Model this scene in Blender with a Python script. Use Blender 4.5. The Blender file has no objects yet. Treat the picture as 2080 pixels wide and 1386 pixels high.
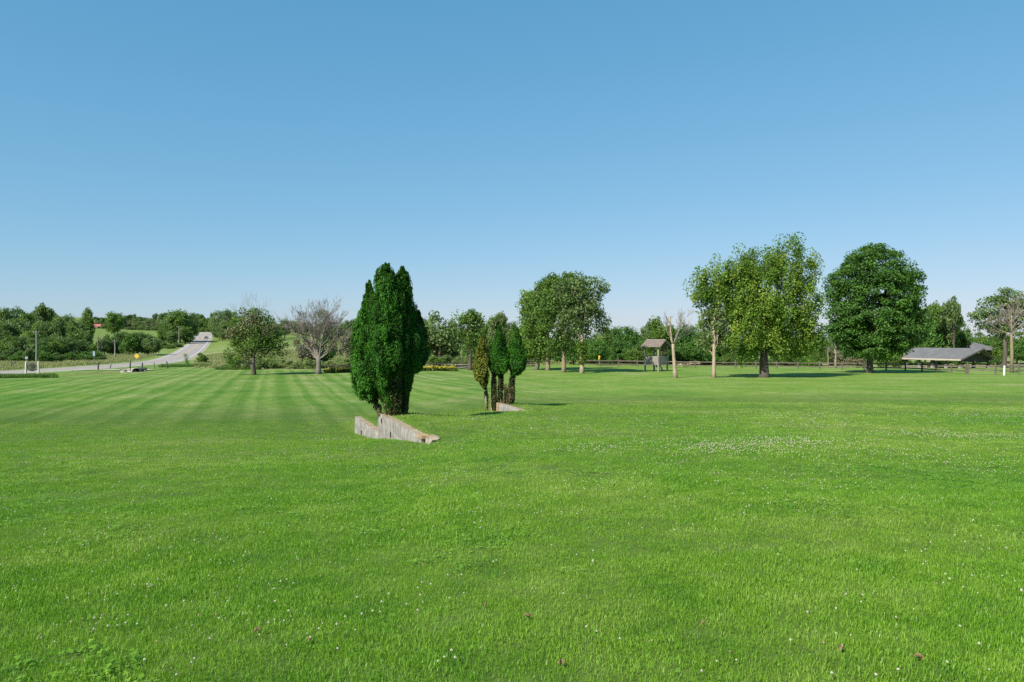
import bpy, math, random
import numpy as np
from mathutils import Vector, Matrix

# ------------------------------------------------------------------ camera, sky, sun, exposure
scene = bpy.context.scene
COL = scene.collection
F = 1500.0            # focal length in pixels of the 2080 px wide photograph
CX, CY = 1040.0, 693.0
EYE = 1.65
EXPOSURE = 0.64

cam_d = bpy.data.cameras.new('camera')
cam_d.sensor_width = 36.0
cam_d.lens = F / 2080.0 * 36.0
cam_d.clip_start = 0.05
cam_d.clip_end = 12000
cam = bpy.data.objects.new('camera', cam_d)
COL.objects.link(cam)
cam.location = (0, 0, EYE)
cam.rotation_euler = (math.radians(90), 0, 0)
scene.camera = cam

SUN_EL = math.radians(41)
SUN_AZ = math.atan2(-0.66, -0.75)          # direction to the sun, atan2(x, y)
world = bpy.data.worlds.new('World')
scene.world = world
world.use_nodes = True
wn = world.node_tree
bgn = wn.nodes['Background']
sky = wn.nodes.new('ShaderNodeTexSky')
sky.sky_type = 'NISHITA'
sky.sun_disc = False
sky.sun_elevation = SUN_EL
sky.sun_rotation = SUN_AZ
sky.altitude = 0
sky.air_density = 1.0
sky.dust_density = 0.3
sky.ozone_density = 2.0
sep = wn.nodes.new('ShaderNodeSeparateColor'); com = wn.nodes.new('ShaderNodeCombineColor')
wn.links.new(sky.outputs['Color'], sep.inputs[0])
for ch, (g_, k_) in enumerate(((0.888, 0.5398), (0.506, 0.5561), (0.434, 0.6711))):   # clear-air tone of this summer sky
    pw = wn.nodes.new('ShaderNodeMath'); pw.operation = 'POWER'; pw.inputs[1].default_value = g_
    ml = wn.nodes.new('ShaderNodeMath'); ml.operation = 'MULTIPLY'; ml.inputs[1].default_value = k_ * 0.1 ** g_ / 0.12 * 2 ** (0.5 - EXPOSURE)
    wn.links.new(sep.outputs[ch], pw.inputs[0]); wn.links.new(pw.outputs[0], ml.inputs[0]); wn.links.new(ml.outputs[0], com.inputs[ch])
wn.links.new(com.outputs[0], bgn.inputs['Color'])
bgn.inputs['Strength'].default_value = 0.12

sun_d = bpy.data.lights.new('sun', 'SUN')
sun_d.energy = 5.0
sun_d.angle = math.radians(0.55)
sun_d.color = (1.0, 0.94, 0.84)
sun = bpy.data.objects.new('sun', sun_d)
COL.objects.link(sun)
sdir = Vector((math.sin(SUN_AZ) * math.cos(SUN_EL), math.cos(SUN_AZ) * math.cos(SUN_EL), math.sin(SUN_EL)))
sun.rotation_euler = sdir.to_track_quat('Z', 'Y').to_euler()
sun.location = (-60, -30, 60)

vs = scene.view_settings
vs.view_transform = 'Standard'
vs.look = 'None'
vs.exposure = EXPOSURE
vs.gamma = 1.0
vs.use_curve_mapping = False
scene.render.engine = 'CYCLES'
scene.cycles.max_bounces = 6
scene.cycles.diffuse_bounces = 3
scene.cycles.transmission_bounces = 4
scene.cycles.transparent_max_bounces = 6
scene.cycles.use_denoising = False

RNG = np.random.default_rng(7)
random.seed(7)
PI = math.pi

# ------------------------------------------------------------------ helpers: objects
def tag(o, label=None, cat=None, group=None, kind=None):
    if label: o['label'] = label
    if cat: o['category'] = cat
    if group: o['group'] = group
    if kind: o['kind'] = kind
    return o

def link(o, parent=None):
    COL.objects.link(o)
    if parent is not None:
        o.parent = parent
    return o

def thing(name, loc, label, cat, group=None, rz=0.0):
    o = bpy.data.objects.new(name, None)
    o.empty_display_size = 0.3
    COL.objects.link(o)
    o.location = loc
    o.rotation_euler = (0, 0, rz)
    return tag(o, label, cat, group)

def copy_tree(o, parent=None):
    c = o.copy()
    COL.objects.link(c)
    c.parent = parent
    for ch in list(o.children):
        copy_tree(ch, c)
    return c

def mesh_np(name, verts, faces_flat, fsize, mat=None, attrs=None, smooth=False):
    """verts (N,3); faces_flat (M,fsize) index array"""
    me = bpy.data.meshes.new(name)
    verts = np.asarray(verts, dtype=np.float32)
    f = np.asarray(faces_flat, dtype=np.int32).reshape(-1, fsize)
    me.vertices.add(len(verts))
    me.vertices.foreach_set('co', verts.ravel())
    me.loops.add(f.size)
    me.loops.foreach_set('vertex_index', f.ravel())
    me.polygons.add(len(f))
    me.polygons.foreach_set('loop_start', np.arange(0, f.size, fsize, dtype=np.int32))
    if smooth:
        me.polygons.foreach_set('use_smooth', np.ones(len(f), dtype=bool))
    if attrs:
        for k, v in attrs.items():
            a = me.attributes.new(k, 'FLOAT', 'POINT')
            a.data.foreach_set('value', np.asarray(v, dtype=np.float32))
    me.update(calc_edges=True)
    if mat: me.materials.append(mat)
    return me

class MB:
    """collects quads/tris for small hard-surface pieces"""
    def __init__(s): s.v = []; s.f = []
    def add(s, vs_, fs):
        n = len(s.v); s.v += [tuple(v) for v in vs_]; s.f += [tuple(i + n for i in f) for f in fs]
        return s
    def box(s, c, size, rz=0.0, rx=0.0, ry=0.0):
        M = Matrix.Rotation(rz, 3, 'Z') @ Matrix.Rotation(ry, 3, 'Y') @ Matrix.Rotation(rx, 3, 'X')
        h = [q * 0.5 for q in size]
        vv = [Vector(c) + M @ Vector((sx * h[0], sy * h[1], sz * h[2])) for sx in (-1, 1) for sy in (-1, 1) for sz in (-1, 1)]
        return s.add(vv, [(0, 1, 3, 2), (4, 6, 7, 5), (0, 4, 5, 1), (2, 3, 7, 6), (0, 2, 6, 4), (1, 5, 7, 3)])
    def beam(s, a, b, w, h, up=(0, 0, 1)):
        a, b = Vector(a), Vector(b)
        d = (b - a).normalized()
        u = Vector(up)
        sd = d.cross(u)
        if sd.length < 1e-4: sd = d.cross(Vector((0, 1, 0)))
        sd.normalize(); u = sd.cross(d)
        vv = [p + sd * (x * w / 2) + u * (y * h / 2) for p in (a, b) for x, y in ((-1, -1), (1, -1), (1, 1), (-1, 1))]
        return s.add(vv, [(0, 3, 2, 1), (4, 5, 6, 7), (0, 1, 5, 4), (1, 2, 6, 5), (2, 3, 7, 6), (3, 0, 4, 7)])
    def tube(s, pts, radii, n=7, cap=True):
        pts = [Vector(p) for p in pts]
        base = len(s.v)
        ref = Vector((0.31, 0.95, 0.05)).normalized()
        for i, p in enumerate(pts):
            d = (pts[min(i + 1, len(pts) - 1)] - pts[max(i - 1, 0)])
            d = d.normalized() if d.length > 1e-6 else Vector((0, 0, 1))
            a = d.cross(ref)
            if a.length < 0.05: a = d.cross(Vector((1, 0, 0)))
            a.normalize(); b = d.cross(a)
            for k in range(n):
                t = 2 * PI * k / n
                s.v.append(tuple(p + (a * math.cos(t) + b * math.sin(t)) * radii[i]))
        for i in range(len(pts) - 1):
            for k in range(n):
                k2 = (k + 1) % n
                s.f.append((base + i * n + k, base + i * n + k2, base + (i + 1) * n + k2, base + (i + 1) * n + k))
        if cap:
            s.f.append(tuple(base + k for k in range(n))[::-1])
            s.f.append(tuple(base + (len(pts) - 1) * n + k for k in range(n)))
        return s
    def mesh(s, name, mat, smooth=False):
        me = bpy.data.meshes.new(name)
        me.from_pydata(s.v, [], s.f)
        if smooth:
            me.polygons.foreach_set('use_smooth', np.ones(len(s.f), dtype=bool))
        me.materials.append(mat)
        me.update()
        return me
    def build(s, name, mat, parent=None, smooth=False):
        return link(bpy.data.objects.new(name, s.mesh(name, mat, smooth)), parent)

# ------------------------------------------------------------------ helpers: materials
def nodes_of(name):
    m = bpy.data.materials.new(name)
    m.use_nodes = True
    nt = m.node_tree
    return m, nt, nt.nodes['Principled BSDF'], nt.nodes['Material Output']

def ramp(nt, stops, fac=None):
    r = nt.nodes.new('ShaderNodeValToRGB')
    el = r.color_ramp.elements
    while len(el) < len(stops): el.new(0.5)
    for e, (p, c) in zip(el, stops):
        e.position = p
        e.color = (*c, 1) if len(c) == 3 else c
    if fac is not None: nt.links.new(fac, r.inputs['Fac'])
    return r

def noise(nt, scale, detail=4.0, rough=0.55, vec=None, stretch=None):
    n = nt.nodes.new('ShaderNodeTexNoise')
    n.inputs['Scale'].default_value = scale
    n.inputs['Detail'].default_value = detail
    n.inputs['Roughness'].default_value = rough
    if vec is not None:
        if stretch is not None:
            mp = nt.nodes.new('ShaderNodeMapping')
            mp.inputs['Scale'].default_value = stretch
            nt.links.new(vec, mp.inputs['Vector'])
            vec = mp.outputs['Vector']
        nt.links.new(vec, n.inputs['Vector'])
    return n

def mixc(nt, fac, a, b, mode='MIX'):
    m = nt.nodes.new('ShaderNodeMix')
    m.data_type = 'RGBA'
    m.blend_type = mode
    if isinstance(fac, (int, float)): m.inputs['Factor'].default_value = fac
    else: nt.links.new(fac, m.inputs['Factor'])
    for sock, val in ((m.inputs[6], a), (m.inputs[7], b)):
        if isinstance(val, tuple): sock.default_value = (*val, 1)
        else: nt.links.new(val, sock)
    return m.outputs[2]

def maths(nt, op, a, b=None, clamp=False):
    m = nt.nodes.new('ShaderNodeMath')
    m.operation = op
    m.use_clamp = clamp
    for i, v in enumerate((a, b)):
        if v is None: continue
        if isinstance(v, (int, float)): m.inputs[i].default_value = v
        else: nt.links.new(v, m.inputs[i])
    return m.outputs[0]

def surf_mat(name, stops, scale=6.0, rough=0.85, bump=0.3, detail=6.0, stretch=None, metallic=0.0, coord='Object', bump_scale=None, bump_dist=0.02):
    m, nt, p, out = nodes_of(name)
    tc = nt.nodes.new('ShaderNodeTexCoord')
    n = noise(nt, scale, detail, 0.6, tc.outputs[coord], stretch)
    r = ramp(nt, stops, n.outputs['Fac'])
    nt.links.new(r.outputs['Color'], p.inputs['Base Color'])
    p.inputs['Roughness'].default_value = rough
    p.inputs['Metallic'].default_value = metallic
    if bump:
        n2 = noise(nt, bump_scale or scale * 3, 6, 0.65, tc.outputs[coord], stretch)
        b = nt.nodes.new('ShaderNodeBump')
        b.inputs['Strength'].default_value = bump
        b.inputs['Distance'].default_value = bump_dist
        nt.links.new(n2.outputs['Fac'], b.inputs['Height'])
        nt.links.new(b.outputs['Normal'], p.inputs['Normal'])
    return m

def leaf_mat(name, dark, mid, light, trans=0.36, rough=0.5):
    m, nt, p, out = nodes_of(name)
    at = nt.nodes.new('ShaderNodeAttribute')
    at.attribute_name = 'tint'
    oi = nt.nodes.new('ShaderNodeObjectInfo')
    f = maths(nt, 'ADD', at.outputs['Fac'], maths(nt, 'MULTIPLY', maths(nt, 'SUBTRACT', oi.outputs['Random'], 0.5), 0.22), True)
    r = ramp(nt, [(0.0, dark), (0.5, mid), (1.0, light)], f)
    nt.links.new(r.outputs['Color'], p.inputs['Base Color'])
    p.inputs['Roughness'].default_value = rough
    p.inputs['Specular IOR Level'].default_value = 0.12 if 'thuja' in name else 0.3
    t = nt.nodes.new('ShaderNodeBsdfTranslucent')
    nt.links.new(mixc(nt, 0.35, r.outputs['Color'], (0.20, 0.30, 0.03)), t.inputs['Color'])
    mx = nt.nodes.new('ShaderNodeMixShader')
    mx.inputs['Fac'].default_value = trans
    nt.links.new(p.outputs['BSDF'], mx.inputs[1])
    nt.links.new(t.outputs['BSDF'], mx.inputs[2])
    nt.links.new(mx.outputs['Shader'], out.inputs['Surface'])
    return m

M = {}
M['leaf_mid'] = leaf_mat('leaf_mid', (0.052, 0.109, 0.021), (0.100, 0.190, 0.031), (0.190, 0.291, 0.048))
M['leaf_dark'] = leaf_mat('leaf_dark', (0.038, 0.095, 0.020), (0.072, 0.177, 0.027), (0.127, 0.270, 0.039))
M['leaf_bright'] = leaf_mat('leaf_bright', (0.068, 0.150, 0.020), (0.150, 0.265, 0.034), (0.300, 0.385, 0.058), 0.42)
M['leaf_grey'] = leaf_mat('leaf_grey', (0.072, 0.125, 0.038), (0.131, 0.202, 0.063), (0.236, 0.306, 0.097))
M['leaf_willow'] = leaf_mat('leaf_willow', (0.141, 0.200, 0.067), (0.232, 0.310, 0.104), (0.354, 0.432, 0.158))
M['leaf_far'] = leaf_mat('leaf_far', (0.057, 0.109, 0.035), (0.107, 0.184, 0.052), (0.176, 0.262, 0.073))
M['leaf_dry'] = leaf_mat('leaf_dry', (0.131, 0.105, 0.072), (0.208, 0.179, 0.112), (0.218, 0.273, 0.101), 0.2)
M['leaf_purple'] = leaf_mat('leaf_purple', (0.084, 0.077, 0.060), (0.143, 0.133, 0.097), (0.179, 0.202, 0.101), 0.2)
M['thuja'] = leaf_mat('thuja', (0.017, 0.060, 0.009), (0.033, 0.127, 0.012), (0.061, 0.199, 0.018), 0.22)
M['thuja_yellow'] = leaf_mat('thuja_yellow', (0.066, 0.099, 0.016), (0.139, 0.171, 0.024), (0.225, 0.231, 0.039), 0.25)
M['thuja_dead'] = leaf_mat('thuja_dead', (0.030, 0.048, 0.014), (0.080, 0.092, 0.034), (0.235, 0.195, 0.105), 0.2)
M['ivy'] = leaf_mat('ivy', (0.050, 0.106, 0.011), (0.101, 0.185, 0.022), (0.168, 0.246, 0.034))
M['bark'] = surf_mat('bark', [(0.3, (0.045, 0.037, 0.028)), (0.7, (0.115, 0.095, 0.072))], 5, 0.9, 0.7, stretch=(3, 3, 0.6))
M['bark_grey'] = surf_mat('bark_grey', [(0.3, (0.085, 0.078, 0.066)), (0.7, (0.20, 0.18, 0.15))], 5, 0.9, 0.7, stretch=(3, 3, 0.6))
M['bark_pale'] = surf_mat('bark_pale', [(0.25, (0.20, 0.155, 0.10)), (0.75, (0.42, 0.34, 0.235))], 4, 0.9, 0.7, stretch=(3, 3, 0.5))
M['bark_tan'] = surf_mat('bark_tan', [(0.25, (0.15, 0.115, 0.075)), (0.75, (0.30, 0.235, 0.155))], 4, 0.9, 0.7, stretch=(3, 3, 0.5))
M['twig'] = surf_mat('twig', [(0.3, (0.145, 0.125, 0.105)), (0.7, (0.27, 0.235, 0.20))], 5, 0.9, 0.0)
M['concrete'] = None

# ------------------------------------------------------------------ terrain
def px_u(px): return (px - CX) / F
DS = np.array([3.6, 8, 15, 22, 30, 40, 60, 80, 94, 106, 118, 132, 150, 172, 205, 255, 295, 340, 390, 440, 470, 520, 700, 1500, 5000], float)
LEFT = [1.65, 1.95, 2.5, 3.1, 3.62, 3.82, 4.0, 4.12]
RIGHT = [1.65, 1.78, 2.05, 2.36, 2.72, 3.05, 3.62, 3.98]
MIDC = [1.65, 1.83, 2.16, 2.5, 2.84, 3.2, 3.62, 3.92]
far_flat = [4.10, 4.15, 4.2, 4.3, 4.4, 4.5, 4.5, 4.5, 4.3, 4.0, 3.5, 3.0, 2.6, 2.2, 0.5, -4, -12]
COLS = [   # pixel column, drops below the eye at the depths DS
    (-600, LEFT + [4.5, 4.7, 4.8, 4.9, 4.9, 4.8, 4.5, 2.5, 0.5, -2, -5, -7.5, -9, -12, -18, -45, -150]),
    (0,    LEFT + [4.62, 4.75, 4.9, 5.0, 5.0, 4.95, 4.5, 2.5, 0.5, -2, -5, -7.5, -9, -12, -18, -42, -140]),
    (250,  LEFT + [4.40, 4.55, 4.62, 4.75, 4.9, 5.05, 5.1, 4.6, 3.6, 2.3, 0.9, -2.5, -4.2, -7.5, -15, -40, -130]),
    (400,  LEFT + [4.25, 4.35, 4.45, 4.6, 4.8, 5.0, 5.15, 4.4, 2.95, 0.9, -1.3, -3.5, -4.8, -5.6, -11, -35, -120]),
    (600,  LEFT + [4.22, 4.25, 4.3, 4.4, 4.35, 4.1, 3.5, 2.2, 0.7, -1.5, -4.2, -5.8, -6.4, -7.2, -10, -28, -90]),
    (800,  LEFT + [4.10, 4.15, 4.2, 4.3, 4.4, 4.3, 4.1, 3.6, 3, 2, 1, 0, -0.5, -1.5, -5, -18, -50]),
    (960,  MIDC + [4.05] + far_flat[1:]),
    (1200, RIGHT + [4.02, 4.0, 4.02] + far_flat[3:]),
    (1400, RIGHT + [4.06, 4.13, 4.2] + far_flat[3:]),
    (1800, RIGHT + [4.05, 4.2, 4.4, 4.9, 5.5, 5.7] + far_flat[6:]),
    (2080, RIGHT[:6] + [3.55, 3.9, 4.15, 4.3, 4.6, 5.0, 5.5, 5.7] + far_flat[6:]),
    (2700, RIGHT[:6] + [3.5, 3.85, 4.1, 4.3, 4.6, 5.0, 5.5, 5.7] + far_flat[6:]),
]
_lg = np.linspace(math.log(3.0), math.log(5000), 420)
_cu = np.array([px_u(c[0]) for c in COLS])
_ug = np.linspace(-1.2, 1.2, 481)
_tab0 = np.stack([np.interp(_lg, np.log(DS), c[1]) for c in COLS])          # cols x depth
_tab = np.stack([np.interp(_ug, _cu, _tab0[:, j]) for j in range(len(_lg))], axis=1)
def _blur(a, ax, r):
    k = np.hanning(2 * r + 3)[1:-1]; k /= k.sum()
    pad = [(0, 0), (0, 0)]; pad[ax] = (r, r)
    b = np.pad(a, pad, mode='edge')
    return np.apply_along_axis(lambda v: np.convolve(v, k, 'valid'), ax, b)
_tab = _blur(_blur(_tab, 1, 5), 0, 16)

# retaining wall lines
WA = np.array([-2.19, 19.1]); WB = np.array([-6.2, 29.7])         # big wall: near end, far end
WDIR = (WB - WA) / np.linalg.norm(WB - WA)
WNOR = np.array([WDIR[1], -WDIR[0]])                                # points to the east (higher side)
VA = np.array([0.62, 29.0]); VB = np.array([-0.79, 32.1])

def sstep(a, b, x):
    t = np.clip((x - a) / (b - a), 0, 1)
    return t * t * (3 - 2 * t)

def ground_z(X, Y):
    X = np.asarray(X, float); Y = np.asarray(Y, float)
    Yc = np.maximum(Y, 3.0)
    u = np.clip(X / np.maximum(Yc, 3.0), -1.2, 1.2)
    lu = (u + 1.2) / 2.4 * 480; ld = (np.log(np.minimum(Yc, 4999)) - _lg[0]) / (_lg[-1] - _lg[0]) * 419
    i = np.clip(lu.astype(int), 0, 479); j = np.clip(ld.astype(int), 0, 418)
    fu = lu - i; fd = ld - j
    D = (_tab[i, j] * (1 - fu) * (1 - fd) + _tab[i + 1, j] * fu * (1 - fd) + _tab[i, j + 1] * (1 - fu) * fd + _tab[i + 1, j + 1] * fu * fd)
    # bank held up by the retaining wall: high on its east side, low on its west side
    s = (X - WA[0]) * WNOR[0] + (Y - WA[1]) * WNOR[1]
    t = (X - WA[0]) * WDIR[0] + (Y - WA[1]) * WDIR[1]
    L = np.linalg.norm(WB - WA)
    along = sstep(-1.5, 0.8, t) * (1 - sstep(L - 0.3, L + 5, t))
    Dhi = np.interp(t, [-1.5, 0, 6.3, 6.5, L, L + 5], [2.42, 2.42, 2.44, 2.9, 3.0, 3.4])
    Dlo = np.interp(t, [-1.5, 0, 3.0, 6.3, L, L + 5], [2.52, 2.66, 2.95, 3.30, 3.70, 3.75])
    east = sstep(-0.02, 0.10, s)
    Dw = Dlo * (1 - east) + Dhi * east
    reach = np.where(s > 0, 1 - sstep(0.6, 5.0, s), 1 - sstep(0.3, 3.2, -s))
    D = D + (Dw - D) * along * reach
    # second, smaller bank
    n2 = np.array([VB[1] - VA[1], VA[0] - VB[0]]); n2 = n2 / np.linalg.norm(n2)
    d2 = (VB - VA) / np.linalg.norm(VB - VA)
    s2 = (X - VA[0]) * n2[0] + (Y - VA[1]) * n2[1]
    t2 = (X - VA[0]) * d2[0] + (Y - VA[1]) * d2[1]
    a2 = sstep(-0.6, 0.6, t2) * (1 - sstep(3.0, 6.5, t2))
    e2 = sstep(-0.02, 0.10, s2)
    Dw2 = np.interp(t2, [0, 3.4], [2.80, 3.10]) * (1 - e2) + 2.70 * e2
    r2 = np.where(s2 > 0, 1 - sstep(0.3, 3.0, s2), 1 - sstep(0.2, 2.0, -s2))
    D = D + (Dw2 - D) * a2 * r2
    # gentle unevenness
    D = D + 0.03 * np.sin(X * 0.55 + 0.3 * Y) * np.sin(Y * 0.37 - 0.2 * X) * sstep(4, 10, Y)
    return EYE - D

def gz(x, y): return float(ground_z(np.array([x]), np.array([y]))[0])
def at(px, d):
    """point on the ground in pixel column px at depth d"""
    x = (px - CX) / F * d
    return Vector((x, d, gz(x, d)))
def pix_y(px, d): return CY + (EYE - at(px, d).z) * F / d

# road centre line from pixel column and depth
ROAD = [(-420, 84), (-160, 99), (0, 113), (130, 128), (190, 138), (260, 155), (310, 174), (350, 206), (378, 255), (394, 296), (405, 340), (412, 390), (418, 440), (421, 480), (425, 560)]
def catmull(P, per):
    out = []
    P = [P[0] * 2 - P[1]] + P + [P[-1] * 2 - P[-2]]
    for i in range(1, len(P) - 2):
        for k in range(per):
            t = k / per
            a, b, c, d = P[i - 1], P[i], P[i + 1], P[i + 2]
            out.append(0.5 * ((2 * b) + (c - a) * t + (2 * a - 5 * b + 4 * c - d) * t * t + (3 * b - a - 3 * c + d) * t ** 3))
    out.append(P[-2])
    return out
RC = catmull([Vector(((p - CX) / F * d, d, 0)) for p, d in ROAD], 14)
RC = [Vector((p.x, p.y, gz(p.x, p.y))) for p in RC]
_rz = np.array([p.z for p in RC]); _rz = np.convolve(np.pad(_rz, 8, mode='edge'), np.ones(17) / 17, 'valid')
for p, z in zip(RC, _rz): p.z = z
RCa = np.array([[p.x, p.y, p.z] for p in RC])
ROAD_HALF = 5.0

def road_near(X, Y):
    """distance to the road centre line and the road height there"""
    X = np.asarray(X, float).ravel(); Y = np.asarray(Y, float).ravel()
    best = np.full(X.shape, 1e9); bz = np.zeros(X.shape)
    for i in range(len(RCa) - 1):
        a = RCa[i]; b = RCa[i + 1]
        dx, dy = b[0] - a[0], b[1] - a[1]
        t = np.clip(((X - a[0]) * dx + (Y - a[1]) * dy) / (dx * dx + dy * dy), 0, 1)
        dd = np.hypot(X - a[0] - t * dx, Y - a[1] - t * dy)
        m = dd < best
        best = np.where(m, dd, best); bz = np.where(m, a[2] + t * (b[2] - a[2]), bz)
    return best, bz

def axis(pieces):
    out = [pieces[0][0]]
    for a, b, st in pieces:
        n = max(1, int(round((b - a) / st)))
        out += list(np.linspace(a, b, n + 1)[1:])
    return np.array(out)
gx = axis([(-5000, -1200, 380), (-1200, -300, 60), (-300, -160, 8), (-160, -60, 1.6), (-60, -12, 1.2), (-12, -7, 0.4), (-7, 2.5, 0.10), (2.5, 12, 0.4), (12, 80, 1.5), (80, 300, 12), (300, 1200, 90), (1200, 5000, 380)])
gy = axis([(-300, -20, 40), (-20, 2, 2), (2, 17, 0.35), (17, 33, 0.14), (33, 60, 0.8), (60, 170, 1.3), (170, 500, 4), (500, 1500, 40), (1500, 6000, 450)])
GX, GY = np.meshgrid(gx, gy)
GZ = ground_z(GX, GY)
rd, rz_ = road_near(GX, GY)
rd = rd.reshape(GX.shape); rz_ = rz_.reshape(GX.shape)
w = 1 - sstep(ROAD_HALF + 0.8, ROAD_HALF + 7, rd)
GZ = GZ * (1 - w) + (rz_ - 0.10) * w
# ditch beside the road in front of the culvert
def ditch_w(X, Y):
    A = at(105, 101); B = at(252, 110.5)
    dx, dy = B.x - A.x, B.y - A.y
    t = np.clip(((X - A.x) * dx + (Y - A.y) * dy) / (dx * dx + dy * dy), 0, 1)
    dd = np.hypot((X - A.x - t * dx), (Y - A.y - t * dy))
    return 1 - sstep(0.5, 4.2, dd)
dw = ditch_w(GX, GY)
GZ = GZ - 0.35 * dw
# zones of the ground: 0 mown lawn, 1 meadow; soil
def lawn_edge(X):   # depth where the mown lawn stops
    return np.interp(X, [-90, -70, -60, -48, -40, -30, 0, 20, 60, 90], [95, 104, 118, 122, 112, 110, 122, 150, 150, 150])
meadow = sstep(-2, 2, GY - lawn_edge(GX))
farside = (GX < -60) & (GY > 95)
cxr = np.interp(GY, RCa[:, 1], RCa[:, 0])
meadow = np.where((GX > cxr) & (GX / np.maximum(GY, 1) * F + CX < 400) & (GY < 190), 0.0, meadow)
meadow = np.where((GX <= cxr) & (GY > 90), 1.0, meadow)
meadow = np.where((GX <= cxr) & (rd < 9.5) & (GY > 90), 0.3, meadow)
soil = np.clip(dw * 1.3, 0, 1) * sstep(-0.2, 0.5, np.sin(GX * 0.9) + 0.6)
ny, nx = GX.shape
idx = np.arange(ny * nx).reshape(ny, nx)
faces = np.stack([idx[:-1, :-1], idx[:-1, 1:], idx[1:, 1:], idx[1:, :-1]], axis=-1).reshape(-1, 4)

# colour of the lawn, shared by the ground sheet and the grass blades (a function of world position)
def lawn_colour(nt, lift=1.0):
    geo = nt.nodes.new('ShaderNodeNewGeometry')
    P = geo.outputs['Position']
    sx = nt.nodes.new('ShaderNodeSeparateXYZ'); nt.links.new(P, sx.inputs[0])
    n1 = noise(nt, 0.16, 4, 0.6, P, (1, 1, 0))
    n2 = noise(nt, 1.5, 5, 0.65, P, (1, 1, 0))
    c1 = ramp(nt, [(0.30, (0.075, 0.185, 0.014)), (0.50, (0.112, 0.222, 0.018)), (0.70, (0.172, 0.252, 0.045))], n1.outputs['Fac'])
    c2 = ramp(nt, [(0.30, (0.62, 0.78, 0.62)), (0.5, (1.0, 1.0, 0.90)), (0.70, (1.38, 1.18, 1.9))], n2.outputs['Fac'])
    c = mixc(nt, 1.0, c1.outputs['Color'], c2.outputs['Color'], 'MULTIPLY')
    # mowing stripes: light and dark of alternately laid blades, put into the lawn colour
    s = maths(nt, 'ADD', sx.outputs['X'], maths(nt, 'MULTIPLY', sx.outputs['Y'], 0.325))
    wob = maths(nt, 'MULTIPLY', noise(nt, 0.05, 2, 0.5, P, (1, 1, 0)).outputs['Fac'], 1.6)
    nl = noise(nt, 0.23, 1, 0.5, P, (1, 0.0, 0))
    s = maths(nt, 'ADD', s, wob)
    def n1d(freq, det):
        q = nt.nodes.new('ShaderNodeTexNoise'); q.noise_dimensions = '1D'; q.inputs['Scale'].default_value = freq; q.inputs['Detail'].default_value = det
        nt.links.new(s, q.inputs['W']); return q.outputs['Fac']
    streak = n1d(2.6, 3)
    s = maths(nt, 'ADD', s, maths(nt, 'MULTIPLY', n1d(0.35, 2), 2.2))
    wave = maths(nt, 'SINE', maths(nt, 'MULTIPLY', s, 2 * PI / 1.7))
    wave = maths(nt, 'ADD', maths(nt, 'MULTIPLY', wave, 1.1), maths(nt, 'MULTIPLY', maths(nt, 'SINE', maths(nt, 'MULTIPLY', s, 2 * PI / 4.7)), 0.55))
    wave = maths(nt, 'ADD', maths(nt, 'MULTIPLY', wave, 0.30), streak, True)
    sc = ramp(nt, [(0.15, (0.62, 0.74, 0.60)), (0.85, (1.08, 0.98, 1.35))], wave)
    near = nt.nodes.new('ShaderNodeMapRange')
    near.interpolation_type = 'SMOOTHSTEP'
    near.inputs['From Min'].default_value = 30; near.inputs['From Max'].default_value = 38
    nt.links.new(maths(nt, 'ADD', sx.outputs['Y'], maths(nt, 'MULTIPLY', n1.outputs['Fac'], 4)), near.inputs['Value'])
    side = nt.nodes.new('ShaderNodeMapRange')
    side.interpolation_type = 'SMOOTHSTEP'
    side.inputs['From Min'].default_value = 9; side.inputs['From Max'].default_value = -6
    side.inputs['To Min'].default_value = 0.12
    nt.links.new(maths(nt, 'ADD', sx.outputs['X'], maths(nt, 'MULTIPLY', sx.outputs['Y'], 0.0)), side.inputs['Value'])
    c = mixc(nt, maths(nt, 'MULTIPLY', near.outputs[0], side.outputs[0]), c, mixc(nt, 1.0, c, sc.outputs['Color'], 'MULTIPLY'))
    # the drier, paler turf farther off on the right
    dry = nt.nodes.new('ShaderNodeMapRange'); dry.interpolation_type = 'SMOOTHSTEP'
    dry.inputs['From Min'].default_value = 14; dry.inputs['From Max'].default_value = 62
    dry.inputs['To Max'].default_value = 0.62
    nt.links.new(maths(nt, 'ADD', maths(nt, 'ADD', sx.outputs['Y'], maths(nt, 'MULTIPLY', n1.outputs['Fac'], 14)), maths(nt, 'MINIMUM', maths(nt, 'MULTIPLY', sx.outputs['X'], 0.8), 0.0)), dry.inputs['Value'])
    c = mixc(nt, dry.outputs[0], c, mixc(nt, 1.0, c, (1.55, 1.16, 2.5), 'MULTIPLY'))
    return c, P, sx

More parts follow.
